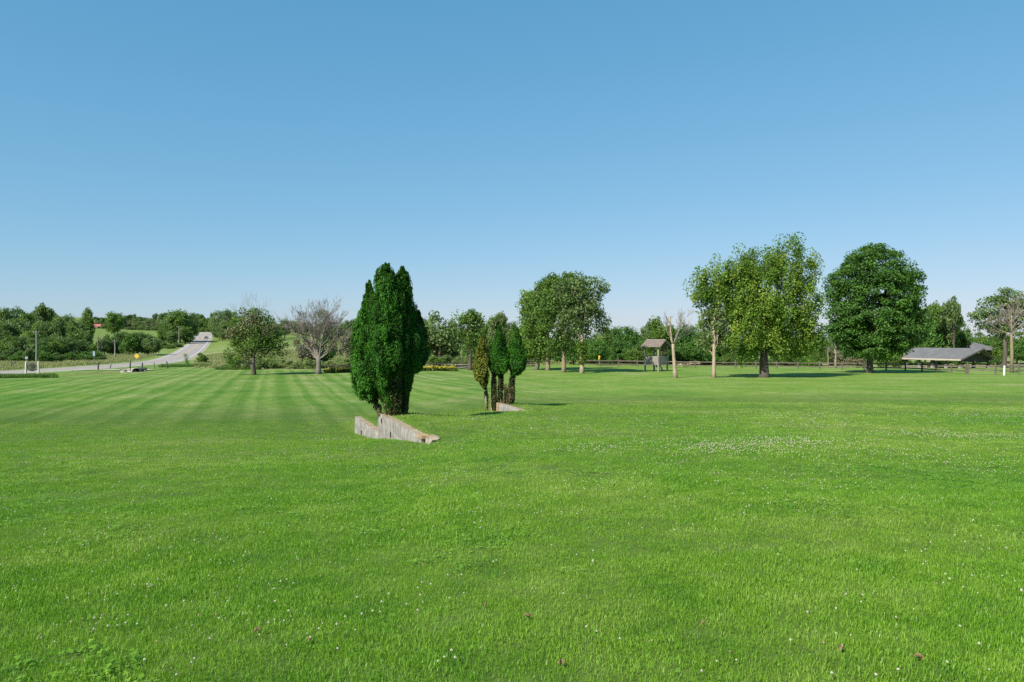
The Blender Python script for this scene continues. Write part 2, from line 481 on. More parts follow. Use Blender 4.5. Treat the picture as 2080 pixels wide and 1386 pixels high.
def ground_material():
    m, nt, p, out = nodes_of('ground')
    c, P, sx = lawn_colour(nt)
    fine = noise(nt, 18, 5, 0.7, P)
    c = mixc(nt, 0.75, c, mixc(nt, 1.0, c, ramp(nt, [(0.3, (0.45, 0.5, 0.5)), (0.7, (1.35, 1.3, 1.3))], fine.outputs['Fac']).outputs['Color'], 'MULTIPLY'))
    th_ = nt.nodes.new('ShaderNodeMapRange'); th_.interpolation_type = 'SMOOTHSTEP'  # near ground browned as thatch, darkened to stand in for blade self-shadow
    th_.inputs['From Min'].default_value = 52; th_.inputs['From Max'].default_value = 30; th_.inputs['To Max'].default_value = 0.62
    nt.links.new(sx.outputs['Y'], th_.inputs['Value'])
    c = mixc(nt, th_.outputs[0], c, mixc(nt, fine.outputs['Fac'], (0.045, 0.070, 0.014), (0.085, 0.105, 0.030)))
    a = nt.nodes.new('ShaderNodeAttribute'); a.attribute_name = 'meadow'
    nm = noise(nt, 0.09, 5, 0.65, P, (1, 1, 0))
    nm2 = noise(nt, 0.7, 4, 0.6, P, (1, 1, 0))
    mc = ramp(nt, [(0.25, (0.11, 0.18, 0.034)), (0.45, (0.175, 0.215, 0.070)), (0.60, (0.29, 0.275, 0.130)), (0.8, (0.20, 0.235, 0.08))], nm.outputs['Fac'])
    mcc = mixc(nt, 0.6, mc.outputs['Color'], mixc(nt, 1.0, mc.outputs['Color'], ramp(nt, [(0.3, (0.6, 0.65, 0.6)), (0.7, (1.3, 1.25, 1.2))], nm2.outputs['Fac']).outputs['Color'], 'MULTIPLY'))
    # far hill fields are grassy green
    hill = nt.nodes.new('ShaderNodeMapRange'); hill.inputs['From Min'].default_value = 235; hill.inputs['From Max'].default_value = 330
    nt.links.new(sx.outputs['Y'], hill.inputs['Value'])
    mcc = mixc(nt, hill.outputs[0], mcc, mixc(nt, nm.outputs['Fac'], (0.10, 0.165, 0.028), (0.165, 0.205, 0.052)))
    c = mixc(nt, a.outputs['Fac'], c, mcc)
    b = nt.nodes.new('ShaderNodeAttribute'); b.attribute_name = 'soil'
    so = ramp(nt, [(0.3, (0.13, 0.115, 0.04)), (0.7, (0.235, 0.135, 0.075))], noise(nt, 0.5, 4, 0.6, P).outputs['Fac'])
    c = mixc(nt, maths(nt, 'MULTIPLY', b.outputs['Fac'], 0.9), c, so.outputs['Color'])
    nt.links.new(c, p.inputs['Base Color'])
    p.inputs['Roughness'].default_value = 0.9
    p.inputs['Specular IOR Level'].default_value = 0.15
    bp = nt.nodes.new('ShaderNodeBump'); bp.inputs['Strength'].default_value = 0.6; bp.inputs['Distance'].default_value = 0.06
    nt.links.new(noise(nt, 9, 5, 0.7, P).outputs['Fac'], bp.inputs['Height'])
    nt.links.new(bp.outputs['Normal'], p.inputs['Normal'])
    return m
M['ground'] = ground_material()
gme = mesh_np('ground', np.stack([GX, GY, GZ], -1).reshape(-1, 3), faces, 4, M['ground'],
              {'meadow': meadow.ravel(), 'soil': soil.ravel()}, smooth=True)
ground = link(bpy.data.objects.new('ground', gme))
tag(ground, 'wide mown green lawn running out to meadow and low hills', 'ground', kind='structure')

# terrain as really meshed (bilinear on the grid), for things that stand on it
def gz(x, y):
    i = int(np.clip(np.searchsorted(gx, x) - 1, 0, nx - 2)); j = int(np.clip(np.searchsorted(gy, y) - 1, 0, ny - 2))
    fx = (x - gx[i]) / (gx[i + 1] - gx[i]); fy = (y - gy[j]) / (gy[j + 1] - gy[j])
    return float(GZ[j, i] * (1 - fx) * (1 - fy) + GZ[j, i + 1] * fx * (1 - fy) + GZ[j + 1, i] * (1 - fx) * fy + GZ[j + 1, i + 1] * fx * fy)
def gz_many(X, Y):
    i = np.clip(np.searchsorted(gx, X) - 1, 0, nx - 2); j = np.clip(np.searchsorted(gy, Y) - 1, 0, ny - 2)
    fx = (X - gx[i]) / (gx[i + 1] - gx[i]); fy = (Y - gy[j]) / (gy[j + 1] - gy[j])
    return GZ[j, i] * (1 - fx) * (1 - fy) + GZ[j, i + 1] * fx * (1 - fy) + GZ[j + 1, i] * (1 - fx) * fy + GZ[j + 1, i + 1] * fx * fy

# ------------------------------------------------------------------ road
M['asphalt'] = surf_mat('asphalt', [(0.3, (0.25, 0.222, 0.202)), (0.7, (0.315, 0.28, 0.256))], 0.35, 0.85, 0.1)
M['gravel'] = surf_mat('gravel', [(0.3, (0.27, 0.245, 0.18)), (0.7, (0.37, 0.335, 0.25))], 1.2, 0.95, 0.3)
M['white_line'] = surf_mat('white_line', [(0.3, (0.55, 0.54, 0.50)), (0.7, (0.78, 0.77, 0.74))], 1.5, 0.7, 0)
M['yellow_line'] = surf_mat('yellow_line', [(0.3, (0.45, 0.30, 0.06)), (0.7, (0.60, 0.42, 0.09))], 1.5, 0.7, 0)

def strip(name, pts, offs, lift, mat, kind='structure', parent=None):
    vv = []
    for i, p in enumerate(pts):
        d = pts[min(i + 1, len(pts) - 1)] - pts[max(i - 1, 0)]
        d.z = 0; d.normalize()
        nrm = Vector((d.y, -d.x, 0))
        for o_, dz in offs:
            q = p + nrm * o_
            vv.append((q.x, q.y, p.z + lift + dz))
    n = len(offs)
    fs = [(i * n + k, i * n + k + 1, (i + 1) * n + k + 1, (i + 1) * n + k) for i in range(len(pts) - 1) for k in range(n - 1)]
    me = bpy.data.meshes.new(name); me.from_pydata(vv, [], fs); me.materials.append(mat)
    o = link(bpy.data.objects.new(name, me), parent)
    if kind and parent is None: o['kind'] = kind
    return o
road = strip('road', RC, [(-5.0, -0.16), (-3.9, 0), (0, 0.05), (3.9, 0), (5.0, -0.16)], 0.02, M['asphalt'])
tag(road, 'pale grey two-lane road climbing the hill', 'road')
sh1 = strip('gravel_shoulder', RC, [(-5.4, -0.20), (-4.0, 0.0)], 0.03, M['gravel'], parent=road)
sh2 = strip('gravel_shoulder', RC, [(4.0, 0.0), (5.4, -0.20)], 0.03, M['gravel'], parent=road)
for o_ in (-3.45, 3.45):
    strip('edge_line', RC, [(o_ - 0.09, 0.012), (o_ + 0.09, 0.012)], 0.026, M['white_line'], parent=road)
for o_ in (-0.16, 0.16):
    strip('centre_line', RC, [(o_ - 0.07, 0.05), (o_ + 0.07, 0.05)], 0.026, M['yellow_line'], parent=road)
# gravel drive that leaves the road towards the lawn
DP = [at(165, 124), at(200, 121.5), at(240, 118.5), at(275, 116.5), at(303, 115.5), at(318, 115)]
for q in DP: q.z = gz(q.x, q.y)
DP[0].z += 0.05
DP = catmull(DP, 6)
for q in DP: q.z = gz(q.x, q.y)
drive = strip('gravel_drive', DP, [(-1.7, 0.0), (-0.8, 0.06), (0.8, 0.06), (1.7, 0.0)], 0.05, M['gravel'])
tag(drive, 'narrow gravel drive leaving the road by the culvert', 'path')

# ------------------------------------------------------------------ foliage builders
def norm_rows(a): return a / np.maximum(np.linalg.norm(a, axis=1, keepdims=True), 1e-6)

def leaf_mesh(name, centers, crad, nper, size, mat, rng, spread=(1, 1, 0.7), up=0.5, out=0.5, jitter=0.8, elong=1.5,
              axis_up=0.0, mid=None, tint_sd=0.2, tint_mean=0.5, tints=None, cup=False):
    """many small leaf-sized faces scattered round cluster centres"""
    centers = np.asarray(centers, float)
    N = len(centers)
    crad = np.broadcast_to(np.asarray(crad, float), (N,))
    c = np.repeat(centers, nper, axis=0)
    r = np.repeat(crad, nper)
    K = len(c)
    g3 = rng.normal(size=(K, 3)); g3 *= np.minimum(1.0, 1.75 / np.maximum(np.linalg.norm(g3, axis=1, keepdims=True), 1e-6))
    p = c + g3 * 0.55 * r[:, None] * np.array(spread)
    if mid is None: mid = centers.mean(axis=0)
    o = norm_rows(p - np.asarray(mid))
    nrm = norm_rows(o * out + np.array([0, 0, up]) + rng.normal(size=(K, 3)) * jitter)
    ax = rng.normal(size=(K, 3)) + np.array([0, 0, axis_up])
    ax = norm_rows(ax - nrm * (ax * nrm).sum(1)[:, None])
    bx = np.cross(nrm, ax)
    s = size * rng.uniform(0.6, 1.35, K)
    L = (s * elong * 0.5)[:, None] * ax
    W = (s * 0.5)[:, None] * bx
    bend = nrm * (s * 0.18)[:, None]
    v = np.stack([p - L, p + W * 0.9 - L * 0.1 + bend, p + L, p - W * 0.9 - L * 0.1 + bend], axis=1).reshape(-1, 3)
    f = np.arange(4 * K).reshape(K, 4)
    if tints is None: tints = np.clip(rng.normal(tint_mean, tint_sd, N), 0, 1)
    t = np.clip(np.repeat(tints, nper) + rng.normal(0, 0.12, K), 0, 1)
    return mesh_np(name, v, f, 4, mat, {'tint': np.repeat(t, 4)})

def lobe_clusters(lobes, n, rng, inner=0.35):
    """cluster centres spread through ellipsoid lobes (cx,cy,cz,rx,ry,rz), mostly towards the outside"""
    vol = np.array([(l[3] * l[4] * l[5]) ** (2 / 3) for l in lobes]); vol /= vol.sum()
    out = []
    for l, v in zip(lobes, vol):
        k = max(3, int(n * v))
        d = norm_rows(rng.normal(size=(k, 3)))
        r = inner + (1 - inner) * rng.uniform(0, 1, k) ** 0.55
        r = r * rng.uniform(0.88, 1.02, k)
        out.append(np.array(l[:3]) + d * r[:, None] * np.array(l[3:6]))
    return np.concatenate(out)

def bend_line(a, b, rng, n=4, wob=0.06, sag=0.0):
    a, b = np.array(a, float), np.array(b, float)
    L = np.linalg.norm(b - a)
    pts = []
    for i in range(n + 1):
        t = i / n
        p = a + (b - a) * t
        if 0 < i < n: p = p + rng.normal(size=3) * L * wob
        p[2] += sag * L * math.sin(PI * t)
        pts.append(tuple(p))
    return pts

def limbs(mb, trunk_pts, trunk_r, targets, rng, r0, n=5):
    """limbs that leave the trunk and run out into the crown"""
    tp = np.array(trunk_pts, float)
    for tg in targets:
        h = tg[2]
        z0 = tp[0][2] + (tp[-1][2] - tp[0][2]) * rng.uniform(0.45, 1.0)
        z0 = min(z0, tp[0][2] + (h - tp[0][2]) * 0.75)
        q = np.array([np.interp(z0, tp[:, 2], tp[:, k]) for k in range(3)])
        L = np.linalg.norm(tg - q)
        r = r0 * rng.uniform(0.55, 1.0)
        mb.tube(bend_line(q, tg, rng, 4, 0.05, 0.10), [r, r * 0.8, r * 0.58, r * 0.36, r * 0.14], n, cap=False)

def branch(mb, p, d, L, r, depth, rng, fan=(3, 5), ang=0.55, keep=0.62, up=0.12, rmin=0.008, tips=None):
    p = np.array(p, float); d = d / np.linalg.norm(d)
    n = 3 if depth > 0 else 2
    pts = [tuple(p)]; dd = d.copy(); q = p.copy()
    for i in range(n):
        dd = dd + rng.normal(size=3) * 0.10 + np.array([0, 0, up * 0.5]); dd /= np.linalg.norm(dd)
        q = q + dd * L / n
        pts.append(tuple(q))
    rr = [max(rmin, r * (1 - 0.5 * i / n)) for i in range(n + 1)]
    if depth == 0: rr[-1] = rmin * 0.6
    mb.tube(pts, rr, 6 if depth > 2 else (4 if depth > 0 else 3), cap=False)
    if depth == 0:
        if tips is not None: tips.append(q)
        return
    for k in range(rng.integers(*fan)):
        t = rng.uniform(0.45, 1.0) if k else 1.0
        i = min(int(t * n), n - 1); ff = t * n - i
        s = np.array(pts[i]) * (1 - ff) + np.array(pts[i + 1]) * ff
        side = rng.normal(size=3); side -= d * (side @ d); side /= np.linalg.norm(side)
        a = ang * rng.uniform(0.5, 1.35)
        nd = dd * math.cos(a) + side * math.sin(a) + np.array([0, 0, up])
        branch(mb, s, nd, L * keep * rng.uniform(0.75, 1.2), max(rmin, rr[min(i + 1, n)] * 0.68), depth - 1, rng, fan, ang, keep, up, rmin, tips)

def local_px(base, px, py, d, dy=0.0):
    """pixel (at depth d) to coordinates relative to a thing's base"""
    return np.array([(px - CX) / F * d - base.x, dy, EYE - (py - CY) * d / F - base.z])

def crown_tree(name, label, px, d, lobes_px, leaf, bark, trunk_r, trunk_top_py, n_clusters, nper, crad, size, seed,
               cat='tree', group=None, spread=(1, 1, 0.7), up=0.5, out=0.5, axis_up=0.0, n_limbs=26, limb_r=None, tint_mean=0.5,
               lean=0.0, base=None, jitter=0.8, depth_k=0.9, inner=0.35, trunks=None):
    rng = np.random.default_rng(seed)
    B = at(px, d); B.z = gz(B.x, B.y)
    T = thing(name, B, label, cat, group)
    s = d / F
    lob = []
    for l in lobes_px:
        c = local_px(B, l[0], l[1], d)
        rx, rz = l[2] * s, l[3] * s
        ry = (rx + rz) * 0.5 * depth_k
        dy = (l[4] if len(l) > 4 else rng.uniform(-0.35, 0.35)) * ry
        lob.append((c[0], dy, c[2], rx, ry, rz))
    C = lobe_clusters(lob, n_clusters, rng, inner)
    mid = np.average(np.array([l[:3] for l in lob]), axis=0, weights=[l[3] * l[4] * l[5] for l in lob])
    mb = MB()
    top = local_px(B, px + lean, trunk_top_py, d)
    tp = [(0, 0, -0.25), (top[0] * 0.1 + 0.02, 0.02, top[2] * 0.12), (top[0] * 0.4, rng.normal() * trunk_r * 0.4, top[2] * 0.45), tuple(top)]
    mb.tube(tp, [trunk_r * 1.45, trunk_r * 1.02, trunk_r * 0.9, trunk_r * 0.62], 12)
    # leaders carry on up into the crown
    ztop = max(l[2] + l[5] for l in lob)
    for k in range(3):
        e = np.array([mid[0] + rng.normal() * abs(ztop) * 0.12, rng.normal() * 0.5, ztop * rng.uniform(0.8, 0.93)])
        mb.tube(bend_line(top, e, rng, 5, 0.04), [trunk_r * 0.5, trunk_r * 0.42, trunk_r * 0.33, trunk_r * 0.22, trunk_r * 0.12, 0.015], 7, cap=False)
    pick = C[rng.choice(len(C), min(n_limbs, len(C)), replace=False)]
    limbs(mb, tp + [(mid[0], mid[1], mid[2] + 0.3 * (ztop - mid[2]))], trunk_r, pick, rng, limb_r or trunk_r * 0.30)
    mb.build('trunk', bark, T, smooth=True)
    me = leaf_mesh('crown', C, crad * rng.uniform(0.6, 1.4, len(C)), nper, size, leaf, rng, spread, up, out, jitter, axis_up=axis_up, mid=mid, tint_mean=tint_mean)
    link(bpy.data.objects.new('crown', me), T)
    return T

# unit trees for the background, copied with their own size and turn
_unit = {}
def unit_tree(kind, leaf, v, nclus=150, nper=46):
    key = (kind, leaf.name, v)
    if key in _unit: return _unit[key]
    rng = np.random.default_rng(100 + v * 17 + len(kind))
    lob = []
    if kind == 'round':
        lob.append((0, 0, 0.56, 0.40, 0.40, 0.38))
        for k in range(11):
            a = rng.uniform(0, 2 * PI); h = rng.uniform(0.22, 0.86)
            rr = 0.30 * math.sqrt(max(0.05, 1 - ((h - 0.52) / 0.45) ** 2))
            q = rng.uniform(0.13, 0.23)
            lob.append((math.cos(a) * rr, math.sin(a) * rr, h, q, q, q * rng.uniform(0.75, 1.1)))
        cr, th = 0.13, 0.45
    elif kind == 'tall':
        lob.append((0, 0, 0.60, 0.26, 0.26, 0.38))
        for k in range(9):
            a = rng.uniform(0, 2 * PI); h = rng.uniform(0.28, 0.92); rr = 0.22 * (1.1 - h)
            q = rng.uniform(0.10, 0.18)
            lob.append((math.cos(a) * rr, math.sin(a) * rr, h, q, q, q * 1.2))
        cr, th = 0.11, 0.5
    elif kind == 'open':
        for k in range(11):
            a = rng.uniform(0, 2 * PI); h = rng.uniform(0.38, 0.92); rr = rng.uniform(0.08, 0.33)
            q = rng.uniform(0.08, 0.17)
            lob.append((math.cos(a) * rr, math.sin(a) * rr, h, q, q, q * 0.8))
        cr, th = 0.10, 0.62
    else:   # shrub: leafy down to the ground
        lob.append((0, 0, 0.42, 0.42, 0.42, 0.42))
        for k in range(8):
            a = rng.uniform(0, 2 * PI); h = rng.uniform(0.15, 0.8); rr = 0.36 * math.sqrt(max(0.04, 1 - (h / 0.95) ** 2))
            q = rng.uniform(0.14, 0.24)
            lob.append((math.cos(a) * rr, math.sin(a) * rr, h, q, q, q))
        cr, th = 0.13, 0.3
    C = lobe_clusters(lob, nclus, rng, 0.4)
    C = C[C[:, 2] > 0.03]
    me = leaf_mesh('crown', C, cr * rng.uniform(0.6, 1.4, len(C)), nper, 0.036, leaf, rng, mid=(0, 0, 0.5))
    mb = MB()
    tp = [(0, 0, -0.04), (0.008, 0, 0.12), (0.0, 0.01, th), (0.01, 0, 0.8)]
    r0 = 0.03 if kind != 'shrub' else 0.015
    mb.tube(tp, [r0 * 1.3, r0, r0 * 0.75, 0.004], 8)
    limbs(mb, tp[:3], r0, C[rng.choice(len(C), 16, replace=False)], rng, r0 * 0.4, 4)
    tm = mb.mesh('trunk', M['bark'], True)
    _unit[key] = (me, tm)
    return _unit[key]

def bg_tree(px, d, top_py, half_px, kind, leaf, label, group, name='broadleaf_tree', v=None, cat='tree', dy=0):
    if v is None: v = random.randrange(3)
    B = at(px, d); B.z = gz(B.x, B.y) - 0.05
    H = (EYE - (top_py - CY) * d / F) - B.z
    W = half_px * d / F / 0.47
    me, tm = unit_tree(kind, leaf, v)
    T = thing(name, B, label, cat, group, random.uniform(0, 6.28))
    T.scale = (W, W, H)
    for nm, mm in (('trunk', tm), ('crown', me)):
        link(bpy.data.objects.new(nm, mm), T)
    return T

# ------------------------------------------------------------------ arborvitae columns on the banks
def thuja(label, px_base, d, prof, stems, leaf, seed, crown_n, nper, group, size=0.034, stem_r=0.05, dead=None, bark=None):
    """prof: (pixel y, centre x, half width) down the crown; stems: pixel polylines from the crown to the ground"""
    rng = np.random.default_rng(seed)
    B = at(px_base, d); B.z = gz(B.x, B.y)
    T = thing('arborvitae', B, label, 'tree', group)
    s = d / F
    ys = np.array([p[0] for p in prof], float); cx = np.array([p[1] for p in prof], float); hw = np.array([p[2] for p in prof], float) * (0.90 if d < 28 else 0.82)
    # sample heights in proportion to girth
    yy = np.linspace(ys[0], ys[-1], 200); w_ = np.interp(yy, ys, hw) + 1.5; cdf = np.cumsum(w_) / w_.sum()
    y = np.interp(rng.uniform(0, 1, crown_n), cdf, yy)
    a = rng.uniform(0, 2 * PI, crown_n)
    h = np.interp(y, ys, hw) * s
    lump = 1 + 0.14 * np.sin(3 * a + y * 0.13 + seed) + 0.12 * np.sin(5 * a - y * 0.21) + rng.normal(0, 0.07, crown_n)
    r = h * lump * rng.uniform(0.35, 1.0, crown_n) ** 0.38
    r = np.where(rng.uniform(0, 1, crown_n) < 0.2, r * rng.uniform(1.08, 1.38, crown_n), r)
    y = y + np.where(rng.uniform(0, 1, crown_n) < 0.2, rng.uniform(-9, 5, crown_n), 0) * (24.3 / d)
    cxm = (np.interp(y, ys, cx) - CX) * s - B.x
    z = EYE - (y - CY) * s - B.z
    C = np.stack([cxm + np.cos(a) * r, np.sin(a) * r, z], 1)
    tt = np.clip(rng.normal(0.5, 0.26, crown_n), 0, 1)
    mid = np.stack([cxm, np.zeros(crown_n), z - 0.35], 1)
    rad = np.clip(h * 0.55, 0.05, 0.17)
    # the leaves of each spray stand upright and look outwards
    K = int(nper * 4.4)
    me = leaf_mesh('crown', C, rad * rng.uniform(0.7, 1.3, crown_n), K, size, leaf, rng, (0.72, 0.72, 1.7), 0.15, 0.9, 0.7, 2.8,
                   axis_up=1.6, mid=np.repeat(mid, K, axis=0), tints=tt)
    link(bpy.data.objects.new('crown', me), T)
    mb = MB()
    for st in stems:
        pts = [local_px(B, q[0], q[1], d, q[2] if len(q) > 2 else 0.0) for q in st]
        pts = [tuple(q) for q in pts]
        n = len(pts)
        mb.tube(pts, [stem_r * (0.55 + 0.6 * i / (n - 1)) for i in range(n)], 8)
    mb.build('trunk', bark or M['bark_tan'], T, smooth=True)
    if dead:
        CC = []; rr = []
        for (q0, q1, rad0, rad1, n) in dead:
            a0 = local_px(B, q0[0], q0[1], d, q0[2] if len(q0) > 2 else 0); b0 = local_px(B, q1[0], q1[1], d, q1[2] if len(q1) > 2 else 0)
            t = rng.uniform(0, 1, n)
            rad_ = rad0 + (rad1 - rad0) * t
            aa = rng.uniform(0, 2 * PI, n)
            p = a0 + (b0 - a0) * t[:, None] + np.stack([np.cos(aa) * rad_, np.sin(aa) * rad_, rng.normal(size=n) * 0.05], 1)
            CC.append(p); rr.append(np.full(n, 0.11 if rad0 > 0.1 else 0.075))
        CC = np.concatenate(CC); rr = np.concatenate(rr)
        zz = (CC[:, 2] - CC[:, 2].min()) / max(0.1, np.ptp(CC[:, 2]))
        me = leaf_mesh('dry_foliage', CC, rr, 60, size * 1.25, M['thuja_dead'], rng, (0.55, 0.55, 2.4), 0.1, 0.8, 0.8, 2.2, axis_up=1.5,
                       tints=np.clip(rng.normal(0.40, 0.33, len(CC)), 0, 1))
        link(bpy.data.objects.new('dry_foliage', me), T)
    return T
G1 = 'arborvitae behind the long retaining wall'
D1 = 24.3
thuja('slender arborvitae leaning outwards from the large clump, its crown hanging low over the wall step', 784, D1 + 0.3,
      [(572, 750, 2), (588, 750, 6), (608, 749, 9), (635, 747, 14), (660, 744, 20), (690, 743, 25), (730, 745, 28), (765, 747, 29), (788, 749, 23), (803, 753, 14), (815, 759, 6)],
      [[(748, 640), (749, 780), (758, 815), (772, 838), (782, 852)]], M['thuja'], 11, 620, 30, G1,
      dead=[((757, 808), (774, 838), 0.05, 0.05, 16)])
thuja('tallest arborvitae in the large clump, broad dense column with bare shaggy stems', 800, D1,
      [(540, 783, 4), (552, 783, 11), (578, 786, 21), (610, 788, 27), (645, 787, 32), (680, 787, 38), (715, 787, 42), (740, 787, 38), (754, 786, 27), (772, 784, 19), (800, 787, 12), (836, 796, 8)],
      [[(786, 600), (786, 740), (788, 800), (795, 852)], [(795, 700), (800, 770), (802, 852)], [(775, 700), (778, 770), (788, 852)]], M['thuja'], 12, 900, 32, G1,
      dead=[((782, 740), (795, 840), 0.20, 0.14, 105), ((802, 745), (804, 838), 0.15, 0.13, 60)])
thuja('second tallest arborvitae of the large clump, pressed against the broad column', 814, D1 + 0.5,
      [(550, 818, 4), (562, 817, 11), (586, 815, 18), (620, 814, 23), (655, 815, 27), (690, 816, 32), (725, 816, 33), (748, 817, 26), (770, 820, 15), (800, 820, 10), (836, 816, 7)],
      [[(815, 620), (816, 740), (818, 800), (812, 852)], [(822, 700), (826, 780), (820, 852)]], M['thuja'], 13, 800, 32, G1,
      dead=[((820, 745), (815, 838), 0.18, 0.17, 95)])
thuja('short dark arborvitae at the back of the large clump', 824, D1 + 1.3,
      [(634, 847, 2), (645, 847, 8), (670, 847, 13), (700, 847, 17), (725, 846, 18), (742, 842, 15), (752, 838, 8)],
      [[(848, 680), (844, 745), (830, 800), (824, 852)]], M['thuja'], 14, 420, 30, G1)
G2 = 'arborvitae behind the low retaining wall'
D2 = 31.4
thuja('thin yellowing arborvitae of the small clump, on a bare tan stem', 989, D2,
      [(688, 980, 2), (700, 979, 5), (720, 977, 10), (745, 976, 14), (762, 977, 13), (775, 982, 8), (786, 985, 4)],
      [[(978, 720), (983, 780), (987, 810), (990, 840)]], M['thuja_yellow'], 21, 330, 26, G2, stem_r=0.05,
      dead=[((985, 782), (990, 826), 0.04, 0.04, 16)], bark=M['bark_pale'])
thuja('middle arborvitae of the small clump, dense green cone on two shaggy stems', 1012, D2 + 0.2,
      [(664, 1014, 2), (680, 1014, 6), (700, 1014, 12), (722, 1014, 18), (740, 1013, 20), (750, 1012, 14), (758, 1011, 7)],
      [[(1010, 700), (1003, 760), (1003, 800), (1004, 838)], [(1016, 700), (1018, 760), (1016, 800), (1019, 826)]], M['thuja'], 22, 430, 28, G2, stem_r=0.045,
      dead=[((1003, 752), (1004, 832), 0.075, 0.08, 80), ((1018, 752), (1016, 816), 0.07, 0.09, 55)])
S3 = thuja('slanting arborvitae of the small clump, with low sprouts round its foot', 1031, D2 + 0.1,
      [(668, 1050, 2), (682, 1050, 6), (702, 1049, 11), (722, 1050, 15), (738, 1051, 16), (750, 1049, 12), (760, 1044, 6)],
      [[(1050, 700), (1045, 760), (1037, 795), (1031, 828)]], M['thuja'], 23, 380, 28, G2, stem_r=0.05,
      dead=[((1044, 758), (1033, 812), 0.07, 0.09, 60), ((1043, 788), (1038, 814), 0.04, 0.10, 40), ((1027, 786), (1028, 812), 0.03, 0.06, 18)])

# ------------------------------------------------------------------ retaining walls
def concrete_mat():
    m, nt, p, out = nodes_of('old_concrete')
    tc = nt.nodes.new('ShaderNodeTexCoord'); O = tc.outputs['Object']
    n1 = noise(nt, 3.2, 8, 0.75, O)
    n2 = noise(nt, 4.0, 6, 0.75, O, (1, 1, 0.7))
    c = ramp(nt, [(0.30, (0.13, 0.112, 0.095)), (0.48, (0.255, 0.238, 0.212)), (0.70, (0.40, 0.382, 0.345))], n1.outputs['Fac'])
    st = ramp(nt, [(0.36, (0.45, 0.40, 0.36)), (0.55, (1.0, 1.0, 1.0))], n2.outputs['Fac'])
    col = mixc(nt, 0.5, c.outputs['Color'], mixc(nt, 1.0, c.outputs['Color'], st.outputs['Color'], 'MULTIPLY'))
    # lichen and rusty moss on the upward faces
    ge = nt.nodes.new('ShaderNodeNewGeometry'); sp = nt.nodes.new('ShaderNodeSeparateXYZ'); nt.links.new(ge.outputs['True Normal'], sp.inputs[0])
    upf = maths(nt, 'GREATER_THAN', sp.outputs['Z'], 0.6)
    n3 = noise(nt, 2.2, 4, 0.6, O)
    moss = ramp(nt, [(0.35, (0.24, 0.14, 0.06)), (0.55, (0.29, 0.225, 0.14)), (0.75, (0.33, 0.29, 0.235))], n3.outputs['Fac'])
    col = mixc(nt, maths(nt, 'MULTIPLY', upf, 0.85), col, moss.outputs['Color'])
    nt.links.new(col, p.inputs['Base Color'])
    p.inputs['Roughness'].default_value = 0.92
    b = nt.nodes.new('ShaderNodeBump'); b.inputs['Strength'].default_value = 0.6; b.inputs['Distance'].default_value = 0.02
    nt.links.new(noise(nt, 14, 6, 0.7, O).outputs['Fac'], b.inputs['Height']); nt.links.new(b.outputs['Normal'], p.inputs['Normal'])
    return m
M['concrete'] = concrete_mat()
M['lichen'] = surf_mat('lichen_concrete', [(0.3, (0.25, 0.155, 0.07)), (0.7, (0.35, 0.265, 0.15))], 5, 0.95, 0.4)

def slab(t0, t1, top0, top1, bot0, bot1, A, dr, nr, th, rng, step=0.09, rough=0.005, slots=()):
    """wall panel between arc lengths t0..t1; top and bottom heights at both ends; optional open slots (t, z, width, height)"""
    n = max(3, int((t1 - t0) / step)); m = 8
    ts = np.linspace(t0, t1, n + 1)
    hs = np.linspace(0, 1, m + 1)
    V = []; Fc = []
    def vid(side, i, j): return side * (n + 1) * (m + 1) + i * (m + 1) + j
    for side in (0, 1):
        for i, t in enumerate(ts):
            f = (t - t0) / (t1 - t0)
            zt = top0 + (top1 - top0) * f + rng.normal() * rough * 1.2; zb = bot0 + (bot1 - bot0) * f
            for j, h in enumerate(hs):
                off = (-th / 2 if side == 0 else th / 2) + rng.normal() * rough * 0.5
                if j == m: off *= 0.90
                q = A + dr * t + nr * off
                V.append((q[0], q[1], zb + (zt - zb) * h))
    for i in range(n):
        for j in range(m):
            Fc.append((vid(0, i, j), vid(0, i, j + 1), vid(0, i + 1, j + 1), vid(0, i + 1, j)))
            Fc.append((vid(1, i, j), vid(1, i + 1, j), vid(1, i + 1, j + 1), vid(1, i, j + 1)))
        Fc.append((vid(0, i, m), vid(1, i, m), vid(1, i + 1, m), vid(0, i + 1, m)))
    for j in range(m):
        Fc.append((vid(0, 0, j), vid(1, 0, j), vid(1, 0, j + 1), vid(0, 0, j + 1)))
        Fc.append((vid(0, n, j), vid(0, n, j + 1), vid(1, n, j + 1), vid(1, n, j)))
    return V, Fc

def wall_part(parent, name, V, Fc, mat, B):
    me = bpy.data.meshes.new(name)
    me.from_pydata([(v[0] - B.x, v[1] - B.y, v[2] - B.z) for v in V], [], Fc)
    me.materials.append(mat); me.update()
    return link(bpy.data.objects.new(name, me), parent)

rng = np.random.default_rng(5)
Bw = Vector((float(WA[0]), float(WA[1]), EYE - 2.7))
wall = thing('retaining_wall', Bw, 'stepped old concrete retaining wall at the foot of the large arborvitae clump', 'wall')
LW = float(np.linalg.norm(WB - WA))
TOPU, TOPL = EYE - 2.43, EYE - 3.06
th = 0.26
